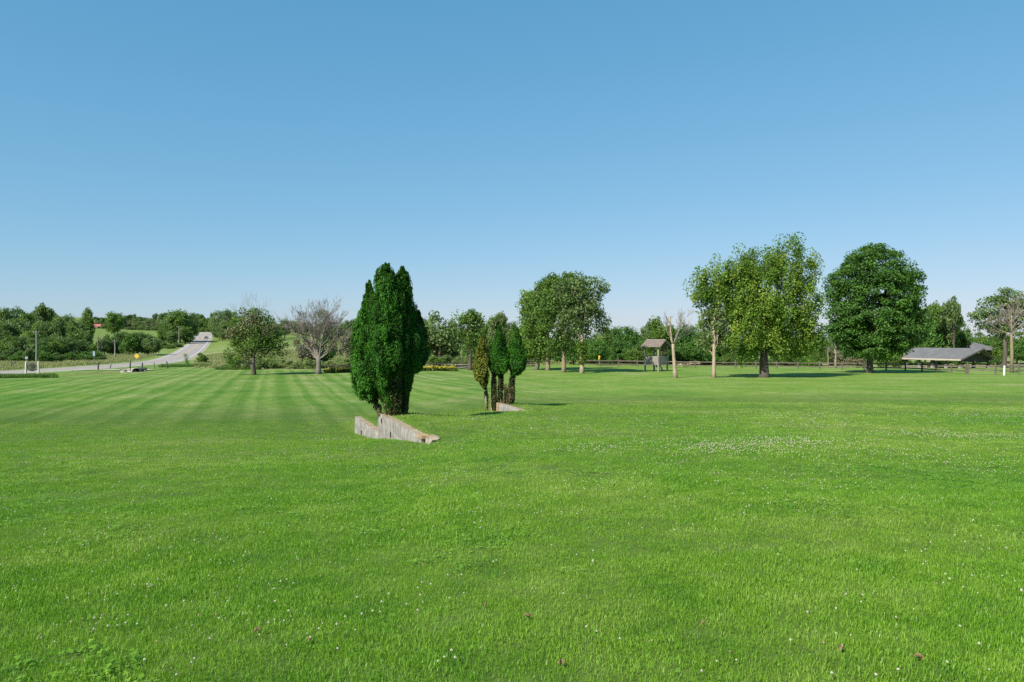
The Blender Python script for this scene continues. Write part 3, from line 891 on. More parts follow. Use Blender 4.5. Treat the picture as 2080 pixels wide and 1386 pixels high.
# upper section: panels with gaps left between some of them
def gap_panels(edges, slots, top, bot_f, tilt0, tilt1):
    for (a, b) in edges:
        V, Fc = slab(a + 0.008, b - 0.008, top(a), top(b), bot_f(a), bot_f(b), WA, WDIR, WNOR, th + rng.uniform(-0.012, 0.012), rng)
        wall_part(wall, 'panel', V, Fc, M['concrete'], Bw)
topu = lambda t: np.interp(t, [0.0, 3.1, 6.3], [TOPU - 0.05, TOPU - 0.02, TOPU])
botu = lambda t: np.interp(t, [0, 6.3, LW], [EYE - 3.1, EYE - 4.0, EYE - 4.2])
gap_panels([(0.12, 1.7), (1.7, 3.3), (3.3, 4.9), (4.9, 6.30)], (), topu, botu, 0, 0)
topl = lambda t: np.interp(t, [6.3, LW], [TOPL, TOPL + 0.03])
gap_panels([(6.316, 8.9), (8.9, LW)], (), topl, botu, 0, 0)
# weep slots: near-black bars on the face, standing in for shade inside openings
M['shadow_gap'] = surf_mat('hollow_shade', [(0.3, (0.02, 0.018, 0.015)), (0.7, (0.04, 0.035, 0.03))], 8, 0.95, 0)
for t, z, hh in ((4.05, EYE - 2.90, 0.19), (5.55, EYE - 2.62, 0.16), (9.6, EYE - 3.50, 0.20)):
    q = WA + WDIR * t - WNOR * (th / 2 + 0.004)
    mb = MB().box((0, 0, 0), (0.03, 0.05, hh), rz=math.atan2(WDIR[1], WDIR[0]))
    o = mb.build('weep_slot', M['shadow_gap'], wall); o.location = (q[0] - Bw.x, q[1] - Bw.y, z - Bw.z)
# rust-lichened end cap
V, Fc = slab(-0.02, 0.5, TOPU - 0.035, TOPU - 0.025, TOPU - 0.10, TOPU - 0.10, WA, WDIR, WNOR, th + 0.05, rng, rough=0.008)
wall_part(wall, 'cap_stone', V, Fc, M['lichen'], Bw)
# the broken lump that lies before the wall's end
def rock_mesh(name, rx, ry, rz, seed, mat, cuts=2, jag=0.22):
    import bmesh
    bm = bmesh.new()
    bmesh.ops.create_icosphere(bm, subdivisions=cuts, radius=1)
    r = np.random.default_rng(seed)
    ph = r.uniform(0, 6, 6)
    for v in bm.verts:
        c = v.co
        k = 1 + jag * (math.sin(2.3 * c.x + ph[0]) * math.sin(2.7 * c.y + ph[1]) + 0.6 * math.sin(4.1 * c.z + ph[2] + 2 * c.x)) + r.normal() * 0.04
        q = Vector([math.copysign(abs(x) ** 0.72, x) for x in c]) * k
        v.co = (q.x * rx, q.y * ry, q.z * rz)
    me = bpy.data.meshes.new(name); bm.to_mesh(me); bm.free()
    me.materials.append(mat); me.update()
    return me
q = WA - WDIR * 0.45 + WNOR * 0.02
o = link(bpy.data.objects.new('concrete_fragment', rock_mesh('concrete_fragment', 0.17, 0.30, 0.10, 3, M['concrete'])))
o.location = (q[0], q[1], gz(q[0], q[1]) + 0.04); o.rotation_euler = (0.06, -0.1, 0.35)
tag(o, 'broken flat lump of concrete in the grass at the end of the long wall', 'rubble')

Bv = Vector((float(VA[0]), float(VA[1]), EYE - 2.8))
wall2 = thing('retaining_wall', Bv, 'low wedge of old concrete wall below the small arborvitae clump', 'wall')
vd = (VB - VA) / np.linalg.norm(VB - VA); vn = np.array([vd[1], -vd[0]]); LV = float(np.linalg.norm(VB - VA))
for a, b in ((0.0, 1.7), (1.7, LV)):
    tp = lambda t: EYE - np.interp(t, [0, LV], [2.76, 2.62])
    V, Fc = slab(a + 0.006, b - 0.006, tp(a), tp(b), EYE - 3.3, EYE - 3.5, VA, vd, vn, 0.24, rng)
    wall_part(wall2, 'panel', V, Fc, M['concrete'], Bv)
V, Fc = slab(LV - 0.75, LV + 0.03, tp(LV - 0.75) + 0.012, tp(LV) + 0.012, EYE - 3.3, EYE - 3.5, VA, vd, vn, 0.27, rng)
wall_part(wall2, 'lichened_end', V, Fc, M['lichen'], Bv)

# ------------------------------------------------------------------ the large lawn trees
crown_tree('broadleaf_tree', 'large spreading bright green tree with a short thick trunk beside the pale slim trunks', 1552, 80,
           [(1555, 612, 88, 92, 0), (1486, 596, 44, 48, 0), (1530, 640, 60, 60, -0.3), (1450, 572, 42, 40, 0), (1468, 630, 50, 48, 0.2), (1422, 590, 26, 26, 0), (1602, 537, 46, 48, 0), (1632, 615, 40, 70, 0),
            (1500, 690, 44, 40, -0.5), (1615, 695, 50, 38, 0.1), (1545, 540, 46, 36, 0), (1505, 548, 40, 36, 0), (1655, 545, 16, 26, 0.2), (1545, 700, 40, 32, -0.6), (1655, 690, 26, 30, 0.3)],
           M['leaf_bright'], M['bark'], 0.50, 700, 540, 125, 0.82, 0.165, 41, spread=(0.8, 0.8, 1.25), up=0.45, out=0.55, axis_up=0.9, n_limbs=46, limb_r=0.16)
crown_tree('maple_tree', 'large dark green maple with a dense rounded crown standing before the rail fence', 1767, 94,
           [(1777, 606, 88, 104, 0), (1776, 660, 98, 62, 0), (1777, 545, 64, 50, 0), (1706, 652, 38, 46, 0), (1848, 652, 34, 56, 0), (1720, 590, 38, 54, 0), (1834, 590, 40, 56, 0), (1770, 708, 70, 24, -0.2)],
           M['leaf_dark'], M['bark'], 0.42, 715, 820, 110, 0.85, 0.18, 42, inner=0.5, spread=(1.1, 1.1, 0.6), up=0.75, out=0.45, n_limbs=40, limb_r=0.12, jitter=0.6)

GT = 'grove of tall trees with bare lower trunks'
crown_tree('grove_tree', 'grove tree with pale trunk wrapped in bright ivy', 1182, 92,
           [(1185, 615, 46, 40, 0), (1200, 590, 34, 30, 0), (1160, 590, 34, 32, 0), (1212, 640, 24, 26, 0.2), (1180, 660, 36, 34, 0.3), (1225, 665, 16, 16, 0), (1158, 640, 26, 40, 0.3)],
           M['leaf_grey'], M['bark_pale'], 0.27, 660, 200, 52, 0.85, 0.2, 51, group=GT, n_limbs=30)
crown_tree('grove_tree', 'tallest grove tree on a straight pale brown trunk', 1145, 95,
           [(1145, 605, 44, 46, 0), (1140, 570, 34, 20, 0), (1120, 640, 36, 40, 0), (1160, 575, 26, 18, 0), (1140, 690, 36, 28, 0.2)],
           M['leaf_mid'], M['bark_tan'], 0.27, 660, 220, 52, 0.9, 0.2, 52, group=GT, n_limbs=28)
crown_tree('grove_tree', 'grove tree with a darker trunk between the pale trunk and the leaning one', 1113, 101,
           [(1108, 610, 38, 40, 0), (1092, 650, 30, 42, 0), (1118, 580, 26, 20, 0), (1105, 700, 36, 26, 0)],
           M['leaf_mid'], M['bark_tan'], 0.30, 680, 190, 52, 0.95, 0.21, 53, group=GT, n_limbs=24)
crown_tree('grove_tree', 'light green grove tree on a leaning grey trunk', 1090, 104,
           [(1078, 640, 22, 46, 0), (1085, 690, 28, 40, 0), (1072, 605, 12, 18, 0), (1100, 715, 24, 20, 0.2), (1066, 690, 12, 34, 0)],
           M['leaf_bright'], M['bark_grey'], 0.27, 690, 190, 52, 0.85, 0.2, 54, group=GT, lean=8, n_limbs=20)
# ivy on the pale trunk
B = at(1182, 92); B.z = gz(B.x, B.y)
r_ = np.random.default_rng(9)
n_ = 90
zz = r_.uniform(1.3, 3.9, n_)
iv = np.stack([r_.normal(0, 0.17, n_) + 0.12 * (r_.uniform(0, 1, n_) < 0.4) * 2 - 0.05, r_.normal(0, 0.2, n_), zz], 1)
o = link(bpy.data.objects.new('ivy_vine', leaf_mesh('ivy_vine', iv, 0.30, 26, 0.14, M['ivy'], r_)))
o.location = B
tag(o, 'bright green ivy climbing the pale trunk at the edge of the grove', 'vine')

# half-dead tree and bare tree on the left of the lawn
A = crown_tree('half_dead_tree', 'rounded lawn tree with dry brown patches and thin bare crown top', 515, 92,
           [(512, 690, 48, 40, 0), (500, 655, 30, 26, 0), (480, 715, 24, 26, 0), (550, 715, 26, 24, 0), (535, 665, 26, 28, 0), (515, 640, 20, 14, 0), (470, 735, 12, 10, 0), (555, 690, 22, 24, 0)],
           M['leaf_mid'], M['bark'], 0.30, 725, 230, 42, 0.75, 0.17, 61, n_limbs=30, limb_r=0.09, tint_mean=0.35)
rr_ = np.random.default_rng(62)
mb = MB()
for k in range(16):
    s0 = local_px(A.location, 515 + rr_.normal() * 14, 690 + rr_.normal() * 12, 92, rr_.normal() * 0.8)
    e = local_px(A.location, 512 + rr_.normal() * 26, 640, 92, rr_.normal() * 1.5)
    branch(mb, s0, e - s0, 2.4, 0.045, 2, rr_, (3, 6), 0.5, 0.66, 0.1, 0.009)
mb.build('bare_branches', M['twig'], A)
dry = lobe_clusters([(*local_px(A.location, 505, 660, 92, -0.6), 1.9, 1.6, 1.3), (*local_px(A.location, 545, 670, 92, -0.4), 1.2, 1.2, 1.0), (*local_px(A.location, 480, 680, 92, -0.6), 1.0, 1.0, 0.8)], 70, rr_, 0.5)
link(bpy.data.objects.new('dry_leaves', leaf_mesh('dry_leaves', dry, 0.6, 34, 0.14, M['leaf_dry'], rr_)), A)

Bd = at(647, 94); Bd.z = gz(Bd.x, Bd.y)
DT = thing('dead_tree', Bd, 'bare grey dead tree with a dense fan of leafless twigs', 'tree')
rr_ = np.random.default_rng(71)
mb = MB()
mb.tube([(0, 0, -0.2), (0.0, 0, 0.5), (0.02, 0, 1.5), (0.0, 0, 2.3)], [0.42, 0.33, 0.28, 0.27], 12)
mb.build('trunk', M['bark_grey'], DT, True)
mb = MB()
tips = []
for ex, ey, dy in ((596, 640, 0.3), (612, 655, -0.8), (630, 640, 0.8), (650, 628, -0.4), (668, 640, 0.6), (690, 655, -0.5), (700, 680, 0.4), (605, 690, -0.7), (685, 700, 0.9), (640, 660, -1.2), (660, 670, 1.4), (588, 655, -0.4), (706, 655, 0.2), (598, 668, 1.0), (694, 640, -0.9), (678, 628, 0.2), (622, 630, 0.2), (612, 712, 0.4), (690, 716, -0.4)):
    e = local_px(Bd, ex, ey, 94, dy)
    s0 = np.array([0, 0, 2.15 + rr_.uniform(-0.5, 0.1)])
    v_ = e - s0
    branch(mb, s0, v_ + np.array([0, 0, 0.3]), np.linalg.norm(v_) * 0.56, 0.13, 4, rr_, (3, 6), 0.46, 0.62, 0.05, 0.0115, tips)
mb.build('branches', M['twig'], DT)
tips = np.array(tips)
sel = tips[(tips[:, 2] < 5.2)]
sel = sel[rr_.choice(len(sel), min(150, len(sel)), replace=False)]
link(bpy.data.objects.new('dry_leaves', leaf_mesh('dry_leaves', sel, 0.35, 12, 0.13, M['leaf_dry'], rr_)), DT)
gl = lobe_clusters([(*local_px(Bd, 668, 700, 94, 0.8), 0.9, 0.8, 1.3), (*local_px(Bd, 648, 640, 94, 0.9), 1.2, 0.7, 0.6)], 26, rr_, 0.3)
link(bpy.data.objects.new('leaves', leaf_mesh('leaves', gl, 0.6, 30, 0.15, M['leaf_mid'], rr_)), DT)

# slim pale trunks
B1 = at(1372, 79); B1.z = gz(B1.x, B1.y)
T1 = thing('topped_tree', B1, 'slim pale tree with its leader cut off and bare side branches, by the wooden tower', 'tree')
P_ = lambda x, y, dy=0: tuple(local_px(B1, x, y, 79, dy))
mb = MB()
mb.tube([(0, 0, -0.2), P_(1371, 755), P_(1369, 730), P_(1367.5, 710), P_(1367, 699)], [0.30, 0.215, 0.175, 0.16, 0.155], 12)
mb.tube([P_(1367, 700), P_(1364, 690), P_(1362, 672), P_(1361, 642.5)], [0.13, 0.115, 0.10, 0.095], 10)
mb.build('trunk', M['bark_pale'], T1, True)
mb = MB(); rr_ = np.random.default_rng(81)
for ex, ey, dy in ((1392, 664, 0.2), (1400, 655, -0.4), (1385, 660, 0.8), (1378, 655, 0.3), (1345, 668, 0.4), (1350, 655, -0.6), (1395, 672, 0.7)):
    s0 = np.array(P_(1369 if ex > 1370 else 1364, 696 if ex > 1370 else 688)); e = np.array(P_(ex, ey, dy)); v_ = e - s0
    branch(mb, s0, v_, np.linalg.norm(v_) * 0.72, 0.045, 4, rr_, (3, 5), 0.45, 0.60, 0.08, 0.007)
mb.build('branches', M['twig'], T1)
crown_tree('slim_tree', 'slim pale trunk with thin light foliage, between the topped tree and the spreading tree', 1450, 79,
           [(1450, 660, 28, 22, 0.5), (1434, 686, 18, 16, 0.6), (1468, 696, 18, 18, 0.7), (1452, 640, 22, 16, 0.1), (1432, 706, 13, 10, 0.8), (1466, 668, 16, 16, 0.0)],
           M['leaf_grey'], M['bark_pale'], 0.19, 640, 84, 40, 0.6, 0.16, 83, n_limbs=18, limb_r=0.05)

# ------------------------------------------------------------------ trees and shrubs beyond the lawn
W1 = 'trees of the dense wood across the road'
LW1 = ['tall tree on the skyline of the dark wood across the road', 'middle-height tree inside the dark wood across the road', 'lower front tree of the dark wood, just behind its edging shrubs']
wood = [ # px, depth, top y, half width, kind
    (-45, 285, 622, 26, 'round'), (-12, 300, 628, 24, 'round'), (12, 270, 626, 22, 'round'), (42, 285, 624, 24, 'round'), (70, 290, 630, 20, 'round'), (92, 275, 622, 20, 'open'),
    (112, 285, 632, 20, 'round'), (136, 270, 637, 20, 'round'), (155, 262, 650, 18, 'round'),
    (-30, 225, 645, 30, 'round'), (5, 215, 652, 26, 'round'), (38, 228, 648, 24, 'round'), (64, 215, 660, 22, 'round'), (92, 222, 650, 22, 'round'), (118, 214, 652, 22, 'tall'), (142, 222, 660, 22, 'round'), (168, 232, 668, 18, 'round'),
    (-20, 185, 676, 24, 'round'), (14, 180, 682, 22, 'round'), (44, 182, 680, 20, 'round'), (76, 178, 688, 20, 'round'), (104, 184, 686, 20, 'round'), (130, 188, 682, 20, 'round'), (158, 200, 690, 18, 'round'), (182, 215, 694, 16, 'round')]
for i, (px, d, ty, hw, k) in enumerate(wood):
    bg_tree(px, d, ty, hw * 1.12, k, M['leaf_far'] if i % 3 else M['leaf_mid'], LW1[0 if i < 9 else 1 if i < 17 else 2], W1 + (' skyline', ' middle', ' front')[0 if i < 9 else 1 if i < 17 else 2], v=i % 3)
for i, (px, d, ty, hw) in enumerate([(-25, 172, 704, 18), (8, 170, 706, 18), (38, 168, 712, 14), (62, 165, 706, 14), (92, 166, 710, 15), (118, 170, 716, 14), (140, 176, 714, 14), (30, 171, 698, 16), (80, 172, 700, 15)]):
    bg_tree(px, d, ty, hw, 'shrub', M['leaf_far'] if i % 2 else M['leaf_dark'], 'leafy shrub at the edge of the dark wood across the road', 'shrubs edging the wood', 'shrub', i % 3, 'shrub')
bg_tree(185, 182, 709, 27, 'shrub', M['leaf_dark'], 'low dark rounded bush standing alone on the verge across the road', None, 'bush', 1, 'shrub')
bg_tree(176, 310, 625, 21, 'tall', M['leaf_mid'], 'tall dark tree above the wood beside the red barn', None, v=0)
bg_tree(233, 430, 632, 17, 'round', M['leaf_mid'], 'rounded bright tree on the hill above the hedge', None, v=1)
for i, px in enumerate((212, 228, 246, 262, 278, 294, 308)):
    bg_tree(px, 236 + 4 * (i % 3), (680, 676, 674, 672, 673, 677, 680)[i], 18, 'shrub' if i % 2 else 'round', M['leaf_dark'] if i % 2 else M['leaf_far'], 'dark hedge tree along the field below the hill', 'hedge trees along the field', 'hedge_tree', i % 3)
for i, (px, d, ty, hw) in enumerate([(348, 345, 636, 22), (366, 340, 627, 24), (385, 350, 636, 18), (334, 335, 660, 14), (352, 325, 672, 16), (376, 330, 665, 17), (330, 300, 690, 12), (345, 292, 698, 12), (362, 300, 696, 10)]):
    bg_tree(px, d, ty, hw, 'round' if i < 6 else 'shrub', M['leaf_mid'] if i % 2 else M['leaf_far'], ('tall tree in the roadside clump behind the far utility pole' if i < 3 else 'lower tree at the foot of the roadside clump where the road climbs' if i < 6 else 'shrub sprawling below the roadside clump'), ('tall roadside clump trees', 'lower roadside clump trees', 'roadside clump shrubs')[i // 3], v=i % 3)
for i, (px, d, ty, hw) in enumerate([(442, 395, 632, 15), (456, 390, 627, 16), (470, 400, 634, 15), (446, 370, 655, 15), (462, 365, 650, 17), (486, 380, 642, 18), (452, 350, 668, 12), (500, 395, 650, 14), (432, 440, 650, 10)]):
    bg_tree(px, d, ty, hw, 'round', M['leaf_far'] if i % 2 else M['leaf_grey'], 'tree beside the climbing road, on the side of the lawn', 'trees on the near side of the climbing road', v=i % 3)
for i in range(30):
    px = 196 + i * 10.2 + random.uniform(-4, 4)
    bg_tree(px, 620 + random.uniform(-60, 60), 644 + random.uniform(-9, 5), random.uniform(6, 11), ('open', 'round', 'round')[i % 3], M['leaf_far'], 'small tree in the far line along the hilltop', 'far hilltop tree line', v=i % 3)
for i in range(9):
    px = 205 + i * 14 + random.uniform(-4, 4)
    bg_tree(px, 540, 661 + random.uniform(-5, 4), random.uniform(7, 11), 'shrub', M['leaf_grey'], 'scrubby bush at the top of the hill field', 'bushes along the hill field', 'bush', i % 3, 'shrub')
for i in range(27):
    px = 198 + i * 5.6 + random.uniform(-3, 3)
    bg_tree(px, 600 + random.uniform(-20, 20), 652 + random.uniform(-6, 5), random.uniform(8, 13), 'shrub', M['leaf_grey'] if i % 3 else M['leaf_purple'], 'grey-green thicket shrub below the hilltop tree line', 'thicket below the hilltop line', 'shrub', i % 3, 'shrub')
for i, (px, d, ty, hw) in enumerate([(392, 560, 655, 9), (404, 570, 650, 9), (418, 580, 646, 10), (430, 575, 648, 9), (412, 530, 664, 8), (426, 530, 666, 8), (398, 530, 664, 7)]):
    bg_tree(px, d, ty, hw, 'round' if i < 4 else 'shrub', M['leaf_mid'], 'tree closing the view at the crest of the road', 'trees at the road crest', v=i % 3)
for i, (px, d, ty, hw) in enumerate([(555, 330, 650, 16), (578, 345, 648, 16), (600, 400, 652, 13), (622, 400, 655, 14), (560, 320, 668, 12), (660, 380, 652, 16), (690, 360, 655, 18), (712, 350, 648, 16), (735, 340, 645, 18), (640, 385, 664, 12), (675, 345, 672, 12)]):
    bg_tree(px, d, ty, hw, 'round', M['leaf_far'] if i % 2 else M['leaf_mid'], ('tree on the slope between the half-dead tree and the dead tree' if px < 612 else 'tree on the slope right behind the bare dead tree'), ('trees between half-dead and dead tree' if px < 612 else 'trees on the slope behind the dead tree'), v=i % 3)
for i, (px, d, ty, hw, lf) in enumerate([(629, 116, 688, 26, 'leaf_purple'), (713, 128, 662, 20, 'leaf_purple'), (733, 132, 655, 20, 'leaf_purple'), (664, 118, 690, 20, 'leaf_dark')]):
    bg_tree(px, d, ty, hw, 'round', M[lf], ('small dusky tree on a dark stem behind the dead tree', 'dusky grey-brown tree beside the flower bed fence', 'dusky grey-brown tree beside the flower bed fence', 'small dark green tree behind the dead trunk')[i],
            'dusky trees by the flower bed' if i in (1, 2) else None, v=i % 3)
# willowy shrubs along the edge of the lawn
for i in range(19):
    px = 462 + i * 14 + random.uniform(-4, 4)
    bg_tree(px, 112 + random.uniform(-1.5, 5), 727 + random.uniform(-8, 8) + (6 if px < 500 else 0), random.uniform(11, 16), 'shrub', M['leaf_willow'], 'pale green willowy shrub along the far edge of the lawn', 'willowy shrubs edging the lawn', 'willow_shrub', i % 3, 'shrub')
# behind the large arborvitae and in the middle
bg_tree(893, 135, 634, 46, 'round', M['leaf_grey'], 'big rounded grey-green tree behind the rail fence and yellow flowers', None, v=0)
bg_tree(920, 139, 655, 24, 'tall', M['leaf_dark'], 'dark narrow tree tucked behind the rounded grey-green tree', None, v=1)
bg_tree(862, 142, 650, 24, 'round', M['leaf_mid'], 'tree half hidden behind the large arborvitae clump', 'trees behind the large arborvitae clump', v=2)
bg_tree(845, 150, 655, 24, 'round', M['leaf_mid'], 'tree half hidden behind the large arborvitae clump', 'trees behind the large arborvitae clump', v=0)
bg_tree(885, 118, 722, 16, 'shrub', M['leaf_mid'], 'leafy bush against the fence beside the large arborvitae clump', None, 'bush', 0, 'shrub')
crown_tree('lawn_edge_tree', 'open-crowned tree on a dark straight trunk at the fence behind the small arborvitae clump', 955, 104,
           [(957, 660, 28, 26, 0), (950, 648, 22, 18, 0), (962, 690, 24, 20, 0), (938, 668, 14, 18, 0), (968, 655, 16, 18, 0), (945, 712, 14, 10, 0)],
           M['leaf_mid'], M['bark'], 0.28, 690, 90, 40, 0.9, 0.22, 91, n_limbs=22)
for i, (px, d, ty, hw, k, lf) in enumerate([(1008, 150, 632, 22, 'open', 'leaf_grey'), (1030, 155, 648, 22, 'round', 'leaf_grey'), (988, 160, 655, 24, 'round', 'leaf_mid'), (1046, 150, 655, 20, 'round', 'leaf_mid'), (1015, 165, 665, 26, 'round', 'leaf_far'), (968, 168, 668, 22, 'round', 'leaf_far')]):
    bg_tree(px, d, ty, hw, k, M[lf], 'background tree above the tips of the small arborvitae clump', 'trees behind the small arborvitae clump', v=i % 3)
for i in range(9):
    bg_tree(905 + i * 21 + random.uniform(-5, 5), 128 + random.uniform(0, 6), 724 + random.uniform(-6, 6), random.uniform(12, 17), 'shrub', M['leaf_willow'] if i % 2 else M['leaf_grey'], 'soft grey-green shrub beyond the dark rail fence', 'shrubs beyond the dark rail fence', 'shrub', i % 3, 'shrub')
# behind the grove and the tower
for i, (px, d, ty, hw, lf) in enumerate([(1226, 140, 660, 22, 'leaf_mid'), (1250, 146, 662, 24, 'leaf_dark'), (1275, 142, 664, 24, 'leaf_dark'), (1296, 150, 676, 20, 'leaf_dark'), (1215, 128, 690, 24, 'leaf_dark'), (1262, 132, 692, 24, 'leaf_dark'), (1290, 130, 700, 22, 'leaf_mid'), (1165, 135, 690, 24, 'leaf_dark'), (1130, 140, 700, 22, 'leaf_dark'), (1190, 142, 690, 22, 'leaf_dark')]):
    bg_tree(px, d, ty, hw, 'round', M[lf], ('dark tree behind the fence between the grove and the wooden tower' if px > 1205 else 'dark undergrowth tree seen between the grove trunks'), ('dark trees between grove and tower' if px > 1205 else 'undergrowth behind the grove trunks'), v=i % 3)
bg_tree(1314, 220, 664, 18, 'round', M['leaf_grey'], 'distant hazy grey tree beyond the wooden tower roof', None, v=2)
bg_tree(1345, 128, 636, 34, 'open', M['leaf_mid'], 'leafy tree rising behind the wooden tower', None, v=1)
for i, (px, d, ty, hw, lf) in enumerate([(1330, 150, 690, 22, 'leaf_bright'), (1362, 146, 692, 22, 'leaf_mid'), (1392, 138, 660, 24, 'leaf_dark'), (1418, 142, 650, 22, 'leaf_mid'), (1410, 132, 690, 24, 'leaf_dark'), (1438, 140, 690, 20, 'leaf_dark'), (1378, 134, 705, 20, 'leaf_dark'), (1462, 142, 692, 22, 'leaf_dark'), (1492, 146, 690, 22, 'leaf_mid'), (1522, 145, 700, 22, 'leaf_mid'), (1580, 150, 700, 22, 'leaf_mid'), (1612, 148, 702, 22, 'leaf_mid'), (1640, 150, 695, 22, 'leaf_grey'), (1668, 155, 690, 22, 'leaf_mid')]):
    bg_tree(px, d, ty, hw, 'round', M[lf], ('bright leafy tree right behind the wooden tower railings', 'dark tree behind the fence between the topped tree and the slim tree', 'tree behind the fence beyond the trunk of the spreading tree')[0 if px < 1370 else 1 if px < 1470 else 2], ('trees behind the tower railings', 'trees between the topped and slim trees', 'trees beyond the spreading tree')[0 if px < 1370 else 1 if px < 1470 else 2], v=i % 3)
for i, (px, d, ty, hw, lf) in enumerate([(1690, 160, 700, 20, 'leaf_dry'), (1715, 165, 705, 20, 'leaf_grey'), (1742, 160, 715, 20, 'leaf_dry'), (1790, 150, 705, 20, 'leaf_mid'), (1815, 155, 700, 18, 'leaf_mid')]):
    bg_tree(px, d, ty, hw, 'shrub', M[lf], 'scrubby growth behind the fence below the maple', 'scrub behind the maple', 'shrub', i % 3, 'shrub')
for i, (px, d, ty, hw, k, lf) in enumerate([(1892, 175, 612, 26, 'open', 'leaf_mid'), (1915, 180, 640, 26, 'round', 'leaf_mid'), (1938, 176, 612, 24, 'open', 'leaf_grey'), (1950, 185, 648, 20, 'round', 'leaf_mid'), (1880, 170, 655, 28, 'round', 'leaf_dark'), (1925, 190, 668, 30, 'round', 'leaf_dark'), (1965, 190, 678, 20, 'round', 'leaf_dark')]):
    bg_tree(px, d, ty, hw, k, M[lf], 'tree rising behind the picnic shelter next to the maple', 'trees behind the picnic shelter', v=i % 3)
crown_tree('oak_tree', 'broad grey-green oak with open layered branches behind the dead tan tree', 2040, 150,
           [(2035, 630, 42, 30, 0), (2060, 605, 40, 22, 0), (2005, 650, 30, 24, 0), (2080, 640, 36, 34, 0), (1990, 640, 18, 10, 0), (2110, 620, 30, 30, 0), (2045, 670, 40, 20, 0.2), (2010, 612, 16, 10, 0)],
           M['leaf_grey'], M['bark'], 0.42, 680, 210, 44, 1.2, 0.30, 95, n_limbs=34, spread=(1.1, 1.1, 0.5))
for i, (px, d, ty, hw) in enumerate([(1990, 200, 672, 18), (2012, 185, 690, 20), (2036, 180, 680, 20), (2066, 175, 688, 22), (2096, 175, 680, 24), (2130, 170, 660, 30)]):
    bg_tree(px, d, ty, hw, 'round', M['leaf_dark'] if i % 2 else M['leaf_mid'], 'undergrowth tree below the broad oak', 'trees below the oak', v=i % 3)
for i in range(11):
    bg_tree(1838 + i * 18 + random.uniform(-4, 4), 172 + random.uniform(-3, 6), 733 + random.uniform(-5, 4), random.uniform(13, 17), 'shrub', M['leaf_dark'], 'dark undergrowth shrub seen through the open sides of the picnic shelter', 'undergrowth behind the picnic shelter', 'shrub', i % 3, 'shrub')
for i in range(21):
    px = 1192 + i * 23 + random.uniform(-6, 6)
    bg_tree(px, 136 + random.uniform(-4, 6), 722 + random.uniform(-7, 6), random.uniform(14, 19), 'shrub', M['leaf_dark'] if i % 2 else M['leaf_mid'], ('undergrowth shrub along the rail fence before the wooden tower' if px < 1300 else 'undergrowth shrub along the rail fence beyond the slim pale trunks' if px < 1480 else 'undergrowth shrub along the rail fence beyond the spreading tree'), ('fence undergrowth before the tower', 'fence undergrowth beyond the slim trunks', 'fence undergrowth beyond the spreading tree')[0 if px < 1300 else 1 if px < 1480 else 2], 'shrub', i % 3, 'shrub')
# far belt that closes the view between the nearer trees
for i in range(46):
    px = 740 + i * 31 + random.uniform(-9, 9)
    bg_tree(px, 260 + random.uniform(-25, 40), 684 + random.uniform(-9, 7), random.uniform(18, 26), 'round', M['leaf_far'], 'tree of the distant belt beyond the park', 'distant tree belt', v=i % 3)

# pale dead trees beyond the fence
def dead_small(px, d, top, seed, label, bark, spread_px, r0=0.16, depth=3, n=9, first=0.35):
    B = at(px, d); B.z = gz(B.x, B.y)
    T = thing('dead_tree', B, label, 'tree')
    r = np.random.default_rng(seed)
    H = EYE - (top - CY) * d / F - B.z
    mb = MB()
    mb.tube([(0, 0, -0.2), (0.02, 0, H * 0.3), (-0.05, 0, H * 0.65), (0.0, 0, H * 0.88)], [r0 * 1.3, r0, r0 * 0.7, r0 * 0.3], 9)
    mb.build('trunk', bark, T, True)
    mb = MB()
    for k in range(n):
        h = H * r.uniform(first, 0.85)
        e = np.array([r.uniform(-1, 1) * spread_px * d / F, r.normal() * 0.8, h + H * r.uniform(0.08, 0.3)])
        s0 = np.array([0, 0, h]); v_ = e - s0
        branch(mb, s0, v_, np.linalg.norm(v_) * 0.6, r0 * 0.4, depth, r, (3, 5), 0.5, 0.62, 0.08, 0.011)
    mb.build('branches', M['twig'], T)
    return T
dead_small(1697, 122, 690, 31, 'bare pale dead tree beyond the fence between the two large trees', M['bark_pale'], 22, 0.17)
dead_small(1682, 126, 700, 32, 'thin bare sapling next to the pale dead tree beyond the fence', M['bark_tan'], 14, 0.09, 2, 7)
dead_small(2055, 98, 625, 33, 'tall tan dead tree with fine bare twigs beside the picnic shelter', M['bark_tan'], 42, 0.2, 4, 15)
dead_small(199, 205, 680, 34, 'small bare grey snag on the verge before the dark wood', M['bark_grey'], 9, 0.16, 2, 7)
# saplings and bush on the near verge
B = at(381, 150); B.z = gz(B.x, B.y)
T = thing('sapling', B, 'leaning young sapling on the verge where the road bends', 'tree')
MB().tube([(0, 0, -0.1), (-0.15, 0, 0.9), (-0.5, 0, 2.0)], [0.05, 0.04, 0.02], 6).build('stem', M['bark'], T)
r_ = np.random.default_rng(3)
cc = np.stack([-0.25 * np.linspace(0, 2, 14) + r_.normal(size=14) * 0.12, r_.normal(size=14) * 0.15, np.linspace(0.1, 2.1, 14)], 1)
link(bpy.data.objects.new('leaves', leaf_mesh('leaves', cc, 0.35, 16, 0.15, M['leaf_grey'], r_)), T)
bg_tree(412, 152, 716, 12, 'shrub', M['leaf_mid'], 'rounded green bush on the verge beside the leaning sapling', None, 'bush', 2, 'shrub')

